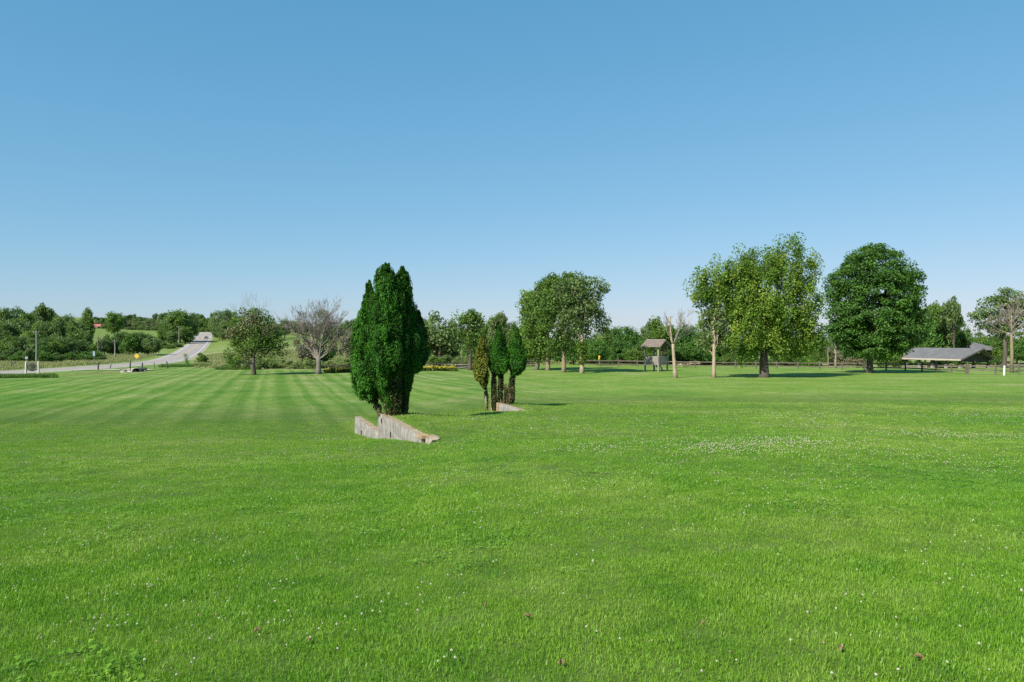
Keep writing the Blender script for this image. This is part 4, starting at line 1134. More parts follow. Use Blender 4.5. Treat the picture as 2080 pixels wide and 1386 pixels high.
# ------------------------------------------------------------------ rail fences
M['fence_wood'] = surf_mat('fence_wood', [(0.3, (0.070, 0.056, 0.045)), (0.7, (0.165, 0.135, 0.108))], 3, 0.9, 0.4, stretch=(1, 1, 0.3))
M['fence_dark'] = surf_mat('fence_dark', [(0.3, (0.035, 0.030, 0.026)), (0.7, (0.085, 0.070, 0.060))], 3, 0.9, 0.4, stretch=(1, 1, 0.3))
def resample(P, step):
    P = [Vector(p) for p in P]
    seg = [0]
    for a, b in zip(P, P[1:]): seg.append(seg[-1] + (b - a).length)
    n = max(1, round(seg[-1] / step))
    out = []
    for k in range(n + 1):
        s = seg[-1] * k / n
        i = max(j for j in range(len(P) - 1) if seg[j] <= s + 1e-6)
        t = (s - seg[i]) / (seg[i + 1] - seg[i])
        out.append(P[i].lerp(P[i + 1], t))
    return out
def rail_fence(label, pts, step, hs, post_h, mat, seed, rail=(0.06, 0.16), group=None, post=0.20):
    r = random.Random(seed)
    P = resample([Vector(((px - CX) / F * d, d, 0)) for px, d in pts], step)
    for p in P: p.z = gz(p.x, p.y)
    T = thing('rail_fence', P[0], label, 'fence', group)
    for p in P:
        h = post_h + r.uniform(-0.05, 0.08)
        mb = MB()
        mb.tube([(0, 0, -0.3), (r.uniform(-.02, .02), r.uniform(-.02, .02), h * 0.6), (r.uniform(-.04, .04), r.uniform(-.03, .03), h)], [post * 0.56, post * 0.54, post * 0.5], 6)
        o = mb.build('post', mat, T); o.location = p - P[0]
    for a, b in zip(P, P[1:]):
        for h in hs:
            A_ = a - P[0] + Vector((0, 0, h + r.uniform(-.03, .03))); B_ = b - P[0] + Vector((0, 0, h + r.uniform(-.03, .03)))
            m_ = (A_ + B_) / 2 + Vector((0, 0, r.uniform(-0.03, 0.01)))
            mb = MB(); mb.beam(A_, m_, rail[0], rail[1]); mb.beam(m_, B_, rail[0], rail[1])
            mb.build('rail', mat, T)
    return T
rail_fence('long weathered two-rail wooden fence running behind the lawn trees', [(1180, 118), (1260, 118), (1330, 116.5), (1440, 113), (1550, 112), (1649, 110), (1730, 108), (1776, 106), (1824, 103.5), (1870, 99.5), (1920, 94.5), (1962, 90.2)], 2.95, (0.42, 0.95), 1.22, M['fence_wood'], 1)
rail_fence('taller two-rail fence by the white post and dead tan tree', [(1966, 90), (2035, 88.4), (2105, 88.8), (2160, 89)], 3.2, (0.55, 1.05), 1.45, M['fence_wood'], 2, post=0.19)
rail_fence('dark rail fence behind the yellow flowers and small arborvitae clump', [(846, 104), (880, 104.5), (930, 106), (985, 109), (1040, 113), (1095, 116)], 2.6, (0.25, 0.60, 0.95), 1.1, M['fence_dark'], 3)
rail_fence('short dark rail fence above the yellow flower bed near the dead tree', [(662, 101), (690, 101), (720, 101.5), (755, 102)], 2.3, (0.45, 0.85), 1.0, M['fence_dark'], 4)
# leaning posts of the old fence by the drive
M['post_dark'] = surf_mat('post_dark', [(0.3, (0.040, 0.042, 0.036)), (0.7, (0.095, 0.092, 0.080))], 3, 0.9, 0.3)
M['post_grey'] = surf_mat('post_grey', [(0.3, (0.15, 0.15, 0.14)), (0.7, (0.26, 0.26, 0.24))], 3, 0.9, 0.3)
for i, (px, d, h, ln, mt) in enumerate([(199, 119, 1.30, 0.10, 'post_dark'), (223, 124, 1.15, 0.20, 'post_grey'), (264, 124, 1.35, 0.06, 'post_dark'), (289, 118, 1.10, 0.0, 'post_dark'), (312, 122, 1.0, 0.05, 'post_grey'), (341, 122, 1.15, -0.22, 'post_dark')]):
    p = at(px, d); p.z = gz(p.x, p.y)
    mb = MB(); mb.tube([(0, 0, -0.3), (ln * 0.5, 0, h * 0.5), (ln, 0.02, h)], [0.12, 0.115, 0.10], 8)
    mb.box((ln, 0.02, h + 0.012), (0.13, 0.13, 0.03), rz=0.4)
    o = mb.build('fence_post', M[mt], None); o.location = p
    tag(o, ('dark leaning post standing in the gravel drive edge', 'grey slanting post beyond the dark drive-edge post', 'tallest dark post behind the culvert stones', 'dark upright post at the end of the culvert stones', 'pale grey stump post between the dark upright post and the outward leaning one', 'dark post leaning over at the end of the row')[i], 'post', 'old posts beside the drive')
p = at(2039.5, 87.0); p.z = gz(p.x, p.y)
M['white_paint'] = surf_mat('white_paint', [(0.3, (0.50, 0.50, 0.48)), (0.7, (0.66, 0.66, 0.63))], 4, 0.6, 0.1)
mb = MB(); mb.tube([(0, 0, -0.2), (0.02, 0, 0.6), (0.05, 0, 1.12), (0.05, 0, 1.16)], [0.115, 0.112, 0.11, 0.07], 12)
o = mb.build('white_post', M['white_paint'], None); o.location = p
tag(o, 'short white post beside the taller fence', 'post')

# ------------------------------------------------------------------ wooden look-out tower
M['old_wood'] = surf_mat('old_wood', [(0.3, (0.19, 0.168, 0.148)), (0.7, (0.34, 0.312, 0.28))], 4, 0.9, 0.4, stretch=(2, 2, 0.4))
M['new_wood'] = surf_mat('new_wood', [(0.3, (0.42, 0.33, 0.21)), (0.7, (0.55, 0.45, 0.31))], 4, 0.85, 0.3)
M['shingle_brown'] = surf_mat('shingle_brown', [(0.3, (0.130, 0.102, 0.084)), (0.7, (0.225, 0.182, 0.152))], 2.5, 0.95, 0.5)
Bt = at(1333, 100); Bt.z = gz(Bt.x, Bt.y)
tower = thing('play_tower', Bt, 'raised wooden look-out tower with brown gable roof, railings and stair', 'tower', rz=math.radians(45))
S = 2.3; h = S / 2
PLAT, RAILT, EAVE, RIDGE = 1.1, 2.0, 3.35, 4.25
for sx in (-1, 1):
    for sy in (-1, 1):
        mb = MB(); mb.box((sx * (h - 0.09), sy * (h - 0.09), (EAVE + 0.05) / 2 - 0.15), (0.17, 0.17, EAVE + 0.3)); mb.build('post', M['old_wood'], tower)
for k in range(9):
    MB().box((0, -h + 0.13 + k * (S - 0.26) / 8, PLAT), (S - 0.05, 0.235, 0.05)).build('floor_board', M['old_wood'], tower)
for sx, sy, lx, ly in ((0, -1, S, 0.05), (0, 1, S, 0.05), (-1, 0, 0.05, S), (1, 0, 0.05, S)):
    MB().box((sx * (h + 0.03), sy * (h + 0.03), PLAT - 0.11), (lx + 0.1, ly, 0.17) if lx > ly else (lx, ly + 0.04, 0.17)).build('joist', M['old_wood'], tower)
    if (sx, sy) != (1, 0) or True:
        MB().box((sx * (h + 0.02), sy * (h + 0.02), RAILT), (lx + 0.08, 0.10, 0.07) if lx > ly else (0.10, ly - 0.1, 0.07)).build('rail', M['old_wood'], tower)
        for k in range(14):
            t = -h + 0.12 + k * (S - 0.24) / 13
            if (sx, sy) == (1, 0) and k > 7: continue
            gap = 0.13 if (sx, sy) in ((-1, 0), (0, -1)) else 0.085
            c = (t, sy * (h + 0.075), (PLAT + RAILT) / 2 + 0.03) if sx == 0 else (sx * (h + 0.075), t, (PLAT + RAILT) / 2 + 0.03)
            sz = (gap, 0.022, RAILT - PLAT - 0.02) if sx == 0 else (0.022, gap, RAILT - PLAT - 0.02)
            MB().box(c, sz).build('baluster', M['old_wood'], tower)
# roof: the ridge runs along local y, so that the gable looks to the shaded side
ov = 0.35
def shingle_roof(parent, half_w, y0, y1, eave, ridge, rows, mat, th=0.05, soffit=None):
    for s in (-1, 1):
        run = half_w; rise = ridge - eave
        L = math.hypot(run, rise); a = math.atan2(rise, run)
        for k in range(rows):
            t0 = k / rows; t1 = min(1.0, (k + 1.12) / rows)
            x0, z0 = s * run * (1 - t0), eave + rise * t0
            x1, z1 = s * run * (1 - t1), eave + rise * t1
            up_ = Vector((-s * 0 + s * rise, 0, run)).normalized()
            o0 = up_ * (th * 1.0); o1 = up_ * (th * 0.35)
            V = [Vector((x0, y0, z0)), Vector((x0, y1, z0)), Vector((x1, y1, z1)), Vector((x1, y0, z1))]
            W_ = [V[0] + o0, V[1] + o0, V[2] + o1, V[3] + o1]
            mb = MB().add(V + W_, [(0, 1, 2, 3), (4, 7, 6, 5), (0, 4, 5, 1), (1, 5, 6, 2), (2, 6, 7, 3), (3, 7, 4, 0)])
            mb.build('shingle_course', mat, parent)
    return None
roof = MB().beam((0, -h - ov, RIDGE - 0.03), (0, h + ov, RIDGE - 0.03), 0.10, 0.16).build('roof', M['old_wood'], tower)
shingle_roof(roof, h + ov, -h - ov, h + ov, EAVE - 0.1, RIDGE, 7, M['shingle_brown'])
for sy in (-1, 1):
    for s in (-1, 1):
        MB().beam((s * (h + ov), sy * (h + ov + 0.03), EAVE - 0.16), (0, sy * (h + ov + 0.03), RIDGE - 0.06), 0.04, 0.14).build('barge_board', M['old_wood'], roof)
for s in (-1, 1):
    MB().beam((s * (h - 0.05), -h, EAVE - 0.02), (s * (h - 0.05), h, EAVE - 0.02), 0.10, 0.16).build('plate', M['old_wood'], roof)
stair = MB().beam((h + 0.1, 0.45, PLAT - 0.05), (h + 1.15, 0.45, 0.0), 0.06, 0.20).build('stair', M['new_wood'], tower)
MB().beam((h + 0.1, 1.05, PLAT - 0.05), (h + 1.15, 1.05, 0.0), 0.06, 0.20).build('stringer', M['new_wood'], stair)
for k in range(4):
    t = (k + 0.6) / 4.3
    MB().box((h + 0.1 + 1.05 * t, 0.75, PLAT * (1 - t) + 0.03), (0.22, 0.54, 0.04)).build('tread', M['new_wood'], stair)

# ------------------------------------------------------------------ picnic shelter and the roof behind it
M['shingle_grey'] = surf_mat('shingle_grey', [(0.3, (0.112, 0.112, 0.113)), (0.7, (0.160, 0.160, 0.160))], 0.8, 0.95, 0.3)
M['fascia'] = surf_mat('fascia', [(0.3, (0.36, 0.30, 0.24)), (0.7, (0.48, 0.41, 0.34))], 2, 0.8, 0.1)
M['dark_board'] = surf_mat('dark_board', [(0.3, (0.030, 0.036, 0.032)), (0.7, (0.060, 0.066, 0.058))], 2, 0.9, 0.2, stretch=(4, 4, 0.3))
M['dark_wood'] = surf_mat('dark_wood', [(0.3, (0.04, 0.032, 0.026)), (0.7, (0.085, 0.070, 0.055))], 3, 0.9, 0.3)
def shelter(label, px, d, L, Wd, eave_py, ridge_py, rz, base_drop, closed=False, prow=1.2):
    B = at(px, d); B.z = gz(B.x, B.y)
    T = thing('picnic_shelter' if not closed else 'pavilion', B, label, 'shelter' if not closed else 'pavilion', rz=rz)
    ez = EYE - (eave_py - CY) * d / F - B.z; rz_h = EYE - (ridge_py - CY) * d / F - B.z
    hw = Wd / 2
    # roof, ridge along local x
    rows = 12
    roof = MB().beam((-L / 2 - prow, 0, rz_h - 0.05), (L / 2 + prow, 0, rz_h - 0.05), 0.14, 0.2).build('roof', M['dark_wood'], T)
    for s in (-1, 1):
        for k in range(rows):
            t0 = k / rows; t1 = min(1, (k + 1.1) / rows)
            pr = lambda t: L / 2 + 0.2 + prow * t
            y0, z0 = s * hw * (1 - t0), ez + (rz_h - ez) * t0
            y1, z1 = s * hw * (1 - t1), ez + (rz_h - ez) * t1
            up_ = Vector((0, s * (rz_h - ez), hw)).normalized()
            V = [Vector((-pr(t0), y0, z0)), Vector((pr(t0), y0, z0)), Vector((pr(t1), y1, z1)), Vector((-pr(t1), y1, z1))]
            Wv = [V[0] + up_ * 0.09, V[1] + up_ * 0.09, V[2] + up_ * 0.05, V[3] + up_ * 0.05]
            MB().add(V + Wv, [(0, 1, 2, 3), (4, 7, 6, 5), (0, 4, 5, 1), (1, 5, 6, 2), (2, 6, 7, 3), (3, 7, 4, 0)]).build('shingle_course', M['shingle_grey'], roof)
        MB().box((0, s * (hw + 0.03), ez - 0.05), (L + 0.3, 0.05, 0.28)).build('fascia_board', M['fascia'], roof)
        for e in (-1, 1):
            MB().beam((e * (L / 2 + 0.25), s * hw, ez - 0.07), (e * (L / 2 + 0.25 + prow), 0, rz_h - 0.1), 0.06, 0.22).build('barge_board', M['dark_wood'], roof)
    for e in (-1, 1):
        x = e * (L / 2 - 0.6)
        nb = 18
        for k in range(nb):
            y0 = -hw * 0.92 + 2 * hw * 0.92 * k / nb; y1 = y0 + 2 * hw * 0.92 / nb - 0.015
            zt = lambda y: ez + (rz_h - ez) * (1 - abs(y) / hw) - 0.06
            z0 = ez - 0.35
            V = [(x - 0.02, y0, z0), (x - 0.02, y1, z0), (x - 0.02, y1, zt(y1)), (x - 0.02, y0, zt(y0)), (x + 0.02, y0, z0), (x + 0.02, y1, z0), (x + 0.02, y1, zt(y1)), (x + 0.02, y0, zt(y0))]
            MB().add(V, [(0, 3, 2, 1), (4, 5, 6, 7), (0, 1, 5, 4), (1, 2, 6, 5), (2, 3, 7, 6), (3, 0, 4, 7)]).build('gable_board', M['dark_board'], T)
    n = 5
    for s in (-1, 1):
        for k in range(n):
            x = -L / 2 + 0.5 + k * (L - 1.0) / (n - 1); y = s * (hw - 0.7)
            z1 = ez + (rz_h - ez) * (0.7 / hw) - 0.05
            MB().box((x, y, z1 / 2), (0.22, 0.22, z1)).build('post', M['dark_wood'], T)
            MB().box((x, y, 0.32), (0.5, 0.5, 0.94)).build('pier', M['concrete'], T)
        MB().beam((-L / 2, s * (hw - 0.7), ez + 0.02), (L / 2, s * (hw - 0.7), ez + 0.02), 0.16, 0.28).build('beam', M['dark_wood'], T)
    MB().box((0, 0, -0.02), (L + 0.4, Wd, 0.16)).build('floor_slab', M['concrete'], T)
    return T, ez, rz_h
ax_a = math.atan2(-0.93, 0.365)
SH, ez, rzh = shelter('long low open picnic shelter with grey shingle roof and dark gable', 1922, 148.6, 12.9, 9.0, 729.1, 707.3, ax_a, 0)
lamp = thing('flood_lamp', SH.location + Matrix.Rotation(ax_a, 3, 'Z') @ Vector((6.6, 0.0, rzh - 0.62)), 'small white flood lamp under the shelter gable', 'lamp', rz=ax_a)
MB().tube([(0, 0, 0), (0.0, 0, 0.4)], [0.06, 0.06], 8).build('bracket', M['dark_wood'], lamp)
MB().box((0.1, 0, -0.1), (0.45, 0.4, 0.38), ry=0.35).build('housing', M['white_paint'], lamp)
# pyramidal roof of the building behind
Bp = at(1974, 185); Bp.z = gz(Bp.x, Bp.y)
PV = thing('pavilion', Bp, 'grey hip-roofed pavilion peeking over the picnic shelter', 'pavilion', rz=math.radians(20))
ez2 = EYE - (711 - CY) * 185 / F - Bp.z; rz2 = EYE - (694.5 - CY) * 185 / F - Bp.z
hb = 4.6
rf = MB().box((0, 0, ez2 - 0.06), (2 * hb, 2 * hb, 0.12)).build('roof', M['fascia'], PV)
for q in range(4):
    Rm = Matrix.Rotation(q * PI / 2, 3, 'Z')
    for k in range(9):
        t0 = k / 9; t1 = (k + 1) / 9
        a0 = hb * (1 - t0) * 1.04; a1 = hb * (1 - t1) * 1.04
        V = [Rm @ Vector((-a0, -a0, ez2 + (rz2 - ez2) * t0 + 0.05)), Rm @ Vector((a0, -a0, ez2 + (rz2 - ez2) * t0 + 0.05)), Rm @ Vector((a1, -a1, ez2 + (rz2 - ez2) * t1 + 0.02)), Rm @ Vector((-a1, -a1, ez2 + (rz2 - ez2) * t1 + 0.02))]
        W_ = [v - Vector((0, 0, 0.07)) for v in V]
        MB().add(V + W_, [(0, 1, 2, 3), (4, 7, 6, 5), (0, 4, 5, 1), (2, 6, 7, 3)]).build('shingle_course', M['shingle_grey'], rf)
for sx in (-1, 1):
    for sy in (-1, 1):
        MB().box((sx * 3.9, sy * 3.9, ez2 / 2 - 0.1), (0.3, 0.3, ez2)).build('post', M['dark_wood'], PV)
# picnic tables seen over the fence
def picnic_table(px, d, rz, label, mat, group=None):
    B = at(px, d); B.z = gz(B.x, B.y)
    T = thing('picnic_table', B, label, 'table', group, rz)
    for k in range(5):
        MB().box((0, -0.32 + k * 0.16, 0.76), (1.8, 0.145, 0.04)).build('top_plank', mat, T)
    for s in (-1, 1):
        MB().box((0, s * 0.72, 0.45), (1.8, 0.26, 0.04)).build('bench', mat, T)
        for e in (-1, 1):
            MB().beam((e * 0.65, s * 0.62, -0.02), (e * 0.65, s * 0.22, 0.74), 0.05, 0.10).build('leg', mat, T)
    for e in (-1, 1):
        MB().beam((e * 0.60, -0.72, 0.41), (e * 0.60, 0.72, 0.41), 0.05, 0.10).build('cross_bar', mat, T)
    return T
picnic_table(1388, 122, 0.3, 'wooden picnic table beyond the fence beside the topped tree', M['new_wood'])
picnic_table(1411, 126, -0.2, 'wooden picnic table farther along the fence from the tower', M['new_wood'])
picnic_table(1890, 149, 0.5, 'picnic table under the open shelter', M['new_wood'])
# yellow sign post beyond the fence, by the grove
B = at(1217, 123); B.z = gz(B.x, B.y)
T = thing('marker_board', B, 'narrow yellow marker board beyond the fence near the grove', 'sign')
M['yellow_paint'] = surf_mat('yellow_paint', [(0.3, (0.50, 0.30, 0.02)), (0.7, (0.62, 0.40, 0.04))], 4, 0.6, 0.05)
MB().box((0, 0, 0.55), (0.09, 0.06, 1.3)).build('stake', M['fence_wood'], T)
MB().box((0, -0.05, 1.35), (0.28, 0.03, 0.75)).build('board', M['yellow_paint'], T)

# ------------------------------------------------------------------ left: sign, mailbox, road signs, poles, barn, car
Bs = at(65.5, 94); Bs.z = gz(Bs.x, Bs.y)
sg = thing('park_sign', Bs, 'round brown wooden sign hung between two cream posts at the road', 'sign', rz=math.radians(30))
M['cream_paint'] = surf_mat('cream_paint', [(0.3, (0.50, 0.46, 0.34)), (0.7, (0.66, 0.62, 0.48))], 4, 0.7, 0.15)
M['sign_brown'] = surf_mat('sign_brown', [(0.3, (0.13, 0.10, 0.065)), (0.7, (0.24, 0.19, 0.125))], 6, 0.8, 0.3)
M['sign_green'] = surf_mat('sign_green', [(0.3, (0.045, 0.062, 0.036)), (0.7, (0.09, 0.11, 0.06))], 6, 0.8, 0.2)
for e in (-1, 1):
    o = MB().tube([(e * 0.68, 0, -0.2), (e * 0.68, 0, 0.9), (e * 0.66, 0, 1.85), (e * 0.66, 0, 1.95)], [0.12, 0.115, 0.11, 0.06], 10).build('post', M['cream_paint'], sg)
    MB().box((e * 0.56, 0, 0.88), (0.30, 0.13, 0.13)).build('bracket', M['sign_brown'], sg)
def disc(mb, c, r, y, th, n=28, sx=1.0, sz=1.0):
    vv = [(c[0] + math.cos(2 * PI * k / n) * r * sx, y + s, c[1] + math.sin(2 * PI * k / n) * r * sz) for s in (-th / 2, th / 2) for k in range(n)]
    fs = [tuple(range(n)), tuple(range(2 * n - 1, n - 1, -1))] + [(k, k + n, (k + 1) % n + n, (k + 1) % n) for k in range(n)]
    return mb.add(vv, fs)
brd = disc(MB(), (0, 1.25), 0.56, 0, 0.08, sz=0.98).build('board', M['sign_brown'], sg)
# raised rim, an arch of darker wood, and a carved picture panel
rim = MB()
rim.tube([(math.cos(2 * PI * k / 32) * 0.55, -0.03, 1.25 + math.sin(2 * PI * k / 32) * 0.54) for k in range(33)], [0.035] * 33, 6, cap=False)
rim.build('rim', M['old_wood'], brd)
disc(MB(), (0.0, 0.92), 0.36, -0.055, 0.03, sx=1.0, sz=0.42).build('carved_panel', M['sign_green'], brd)
disc(MB(), (0.02, 1.38), 0.27, -0.055, 0.03, sz=0.8).build('carved_panel', M['sign_green'], brd)

def post_thing(name, px, d, label, cat): 
    B = at(px, d); B.z = gz(B.x, B.y)
    return thing(name, B, label, cat)
M['black_metal'] = surf_mat('black_metal', [(0.3, (0.015, 0.015, 0.015)), (0.7, (0.03, 0.03, 0.03))], 8, 0.5, 0.05)
mbx = post_thing('mailbox', 23, 132, 'black mailbox on a dark post across the road', 'mailbox')
MB().box((0, 0, 0.55), (0.16, 0.16, 1.5)).build('post', M['post_dark'], mbx)
mb = MB()
prof = [(-0.12, 0), (-0.12, 0.14)] + [(-0.12 * math.cos(t * PI / 6), 0.14 + 0.12 * math.sin(t * PI / 6)) for t in range(1, 6)] + [(0.12, 0.14), (0.12, 0)]
n = len(prof)
vv = [(x + 0.12, y_, z + 0.98) for x in (-0.05, 0.62) for y_, z in prof]
mb.add(vv, [tuple(range(n)), tuple(range(2 * n - 1, n - 1, -1))] + [(k, k + n, (k + 1) % n + n, (k + 1) % n) for k in range(n)])
box_ = mb.build('box', M['black_metal'], mbx)
MB().box((0.42, -0.14, 1.25), (0.05, 0.02, 0.2)).build('flag', M['yellow_paint'], mbx)
M['blue_sign'] = surf_mat('blue_sign', [(0.3, (0.19, 0.25, 0.30)), (0.7, (0.26, 0.33, 0.38))], 8, 0.5, 0.0)
for px, d, hh, lab in ((54, 134, 2.1, 'small pale blue sign across the road beside the mailbox'), (191, 152, 2.6, 'grey-blue road sign before the lone dark bush')):
    T = post_thing('road_sign', px, d, lab, 'sign')
    MB().tube([(0, 0, -0.2), (0, 0, hh)], [0.035, 0.035], 8).build('post', M['post_grey'], T)
    MB().box((0, -0.05, hh - 0.18), (0.5 if px < 100 else 0.42, 0.02, 0.42 if px < 100 else 0.95)).build('plate', M['blue_sign'], T)
T = post_thing('warning_sign', 278, 176, 'yellow diamond warning sign on the far verge', 'sign')
MB().tube([(0, 0, -0.2), (0, 0, 1.9)], [0.04, 0.04], 8).build('post', M['post_grey'], T)
a_ = 0.64
MB().add([(0, -0.06, 1.55 - a_), (a_, -0.06, 1.55), (0, -0.06, 1.55 + a_), (-a_, -0.06, 1.55), (0, -0.03, 1.55 - a_), (a_, -0.03, 1.55), (0, -0.03, 1.55 + a_), (-a_, -0.03, 1.55)],
         [(0, 1, 2, 3), (7, 6, 5, 4), (0, 4, 5, 1), (1, 5, 6, 2), (2, 6, 7, 3), (3, 7, 4, 0)]).build('plate', M['yellow_paint'], T)
for px, d, top, lab in ((74, 162, 671, 'grey utility pole standing against the dark wood'), (233.5, 200, 690, 'grey utility pole before the hedge, by the bare snag'), (312, 236, 686, 'grey utility pole at the end of the hedge'), (363.5, 318, 662, 'utility pole against the roadside clump of trees')):
    T = post_thing('utility_pole', px, d, lab, 'pole'); T['group'] = 'utility poles along the road'
    H = EYE - (top - CY) * d / F - T.location.z
    MB().tube([(0, 0, -0.4), (0.02, 0, H * 0.5), (-0.03, 0, H)], [0.19, 0.16, 0.12], 8).build('shaft', M['post_grey'], T)
    MB().box((0, -0.12, H - 0.45), (1.5, 0.09, 0.11)).build('cross_arm', M['fence_wood'], T)
    for e in (-0.65, 0.0, 0.65):
        MB().tube([(e, -0.12, H - 0.40), (e, -0.12, H - 0.22)], [0.05, 0.04], 6).build('insulator', M['white_paint'], T)
# red barn
B = at(196, 560); B.z = gz(B.x, B.y)
M['barn_red'] = surf_mat('barn_red', [(0.3, (0.30, 0.045, 0.035)), (0.7, (0.42, 0.075, 0.055))], 1.5, 0.8, 0.1)
M['barn_roof'] = surf_mat('barn_roof', [(0.3, (0.33, 0.085, 0.075)), (0.7, (0.44, 0.13, 0.115))], 1.5, 0.7, 0.1)
ztop = EYE - (659 - CY) * 560 / F
barn = thing('red_barn', (B.x, B.y, B.z), 'small red barn with red roof on the hill behind the wood', 'barn', rz=math.radians(15))
H = ztop - B.z
hw_, hl, ev = 2.6, 3.2, H - 1.5
MB().add([(-hl, -hw_, -0.3), (hl, -hw_, -0.3), (hl, hw_, -0.3), (-hl, hw_, -0.3), (-hl, -hw_, ev), (hl, -hw_, ev), (hl, hw_, ev), (-hl, hw_, ev), (-hl, 0, H - 0.1), (hl, 0, H - 0.1)],
         [(0, 1, 5, 4), (2, 3, 7, 6), (1, 2, 6, 9, 5), (3, 0, 4, 8, 7), (0, 3, 2, 1)]).build('wall', M['barn_red'], barn)
rf = MB()
for s in (-1, 1):
    V = [(-hl - 0.3, s * (hw_ + 0.3), ev - 0.12), (hl + 0.3, s * (hw_ + 0.3), ev - 0.12), (hl + 0.3, 0, H), (-hl - 0.3, 0, H)]
    rf.add(V + [(x, y, z + 0.1) for x, y, z in V], [(0, 1, 2, 3), (4, 7, 6, 5), (0, 4, 5, 1), (1, 5, 6, 2), (3, 7, 4, 0)])
rf.build('roof', M['barn_roof'], barn)
MB().box((0.5, -hw_ - 0.03, ev * 0.45), (1.6, 0.05, ev * 0.9)).build('door', M['white_paint'], barn)

# car coming down the hill
k = min(range(len(RC)), key=lambda i: abs(RC[i].y - 378))
pc = RC[k]; dcr = (RC[k + 1] - RC[k - 1]); yaw = math.atan2(dcr.y, dcr.x)
side = Vector((dcr.y, -dcr.x, 0)).normalized()
car = thing('car', pc + side * 1.9 + Vector((0, 0, 0.05)), 'dark car with light windscreen on the climbing road', 'car', rz=yaw + PI)
M['car_paint'] = surf_mat('car_paint', [(0.3, (0.03, 0.035, 0.045)), (0.7, (0.04, 0.045, 0.055))], 3, 0.25, 0, metallic=0.3)
M['glass'] = surf_mat('glass_dark', [(0.3, (0.10, 0.12, 0.14)), (0.7, (0.13, 0.15, 0.17))], 3, 0.08, 0)
M['tyre'] = surf_mat('tyre', [(0.3, (0.015, 0.015, 0.015)), (0.7, (0.025, 0.025, 0.025))], 8, 0.9, 0)
def car_prism(prof, w0, w1, zsplit):
    n = len(prof)
    vv = [(x, s * (w0 if z < zsplit else w1), z) for s in (-1, 1) for x, z in prof]
    return MB().add(vv, [tuple(range(n)), tuple(range(2 * n - 1, n - 1, -1))] + [(k, k + n, (k + 1) % n + n, (k + 1) % n) for k in range(n)])
car_prism([(-2.2, 0.35), (2.2, 0.35), (2.25, 0.6), (2.15, 0.82), (1.1, 0.95), (-2.15, 0.98), (-2.25, 0.6)], 0.9, 0.86, 0.9).build('body', M['car_paint'], car)
car_prism([(-1.9, 0.97), (1.0, 0.94), (0.35, 1.42), (-1.3, 1.46)], 0.80, 0.66, 1.1).build('cabin', M['glass'], car)
MB().box((-0.5, 0, 1.46), (1.75, 1.34, 0.06)).build('roof', M['car_paint'], car)
for x in (-1.35, 1.4):
    for s in (-1, 1):
        wv = MB().tube([(x, s * 0.78, 0.33), (x, s * 0.95, 0.33)], [0.33, 0.33], 16).build('wheel', M['tyre'], car, True)
        MB().tube([(x, s * 0.90, 0.33), (x, s * 0.96, 0.33)], [0.2, 0.2], 12).build('rim', M['post_grey'], wv)
for s in (-1, 1):
    MB().box((2.2, s * 0.65, 0.70), (0.12, 0.38, 0.14)).build('headlight', M['white_paint'], car)

# culvert stones with the dark pipe mouth
M['rock'] = surf_mat('rock', [(0.3, (0.26, 0.22, 0.165)), (0.7, (0.46, 0.41, 0.33))], 3, 0.95, 0.5)
M['rock_dark'] = surf_mat('rock_dark', [(0.3, (0.12, 0.10, 0.08)), (0.7, (0.22, 0.19, 0.15))], 3, 0.95, 0.5)
rs = random.Random(12)
stones = [(248, 756.5, .34), (252, 758.5, .36), (254, 761, .32), (258, 761.5, .40), (261, 757.5, .34), (264, 760.5, .38), (266, 757, .36), (270, 760, .42), (272, 757, .40), (277, 757, .36), (282, 756, .42), (285, 758.5, .38), (288, 757, .36), (291, 759, .34), (294, 758, .26), (275, 762, .28), (249, 760, .26), (284, 755, .3)]
for i, (px, py, r) in enumerate(stones):
    dd = 111.5 + (761 - py) * 0.75
    p = at(px, dd); p.z = EYE - (py - CY) * dd / F
    g = gz(p.x, p.y)
    p.z = max(min(p.z, g + 0.55), g + 0.05)
    o = link(bpy.data.objects.new('stone', rock_mesh('stone', r * rs.uniform(0.9, 1.3), r, r * rs.uniform(0.55, 0.8), 40 + i, M['rock'] if i % 3 else M['rock_dark'])))
    o.location = p; o.rotation_euler = (rs.uniform(-.2, .2), rs.uniform(-.2, .2), rs.uniform(0, 6))
    tag(o, 'field stone piled round the culvert at the end of the brown ditch', 'stone', 'stones round the culvert')
p = at(277.5, 111.8); p.z = gz(p.x, p.y)
cul = thing('culvert_pipe', p, 'dark culvert mouth among the piled stones', 'pipe')
ring = MB()
n = 20
vv = []
for y_, r in ((-0.1, 0.42), (-0.1, 0.36), (1.8, 0.36), (1.8, 0.42)):
    vv += [(math.cos(2 * PI * k / n) * r * 1.6, y_, 0.28 + math.sin(2 * PI * k / n) * r) for k in range(n)]
ring.add(vv, [(a * n + k, a * n + (k + 1) % n, ((a + 1) % 4) * n + (k + 1) % n, ((a + 1) % 4) * n + k) for a in range(4) for k in range(n)])
ring.build('pipe', M['post_dark'], cul)
MB().box((0, 1.7, 0.28), (1.4, 0.04, 0.9)).build('back_shade', M['shadow_gap'], cul)  # near-black sheet standing in for the shade deep in the pipe

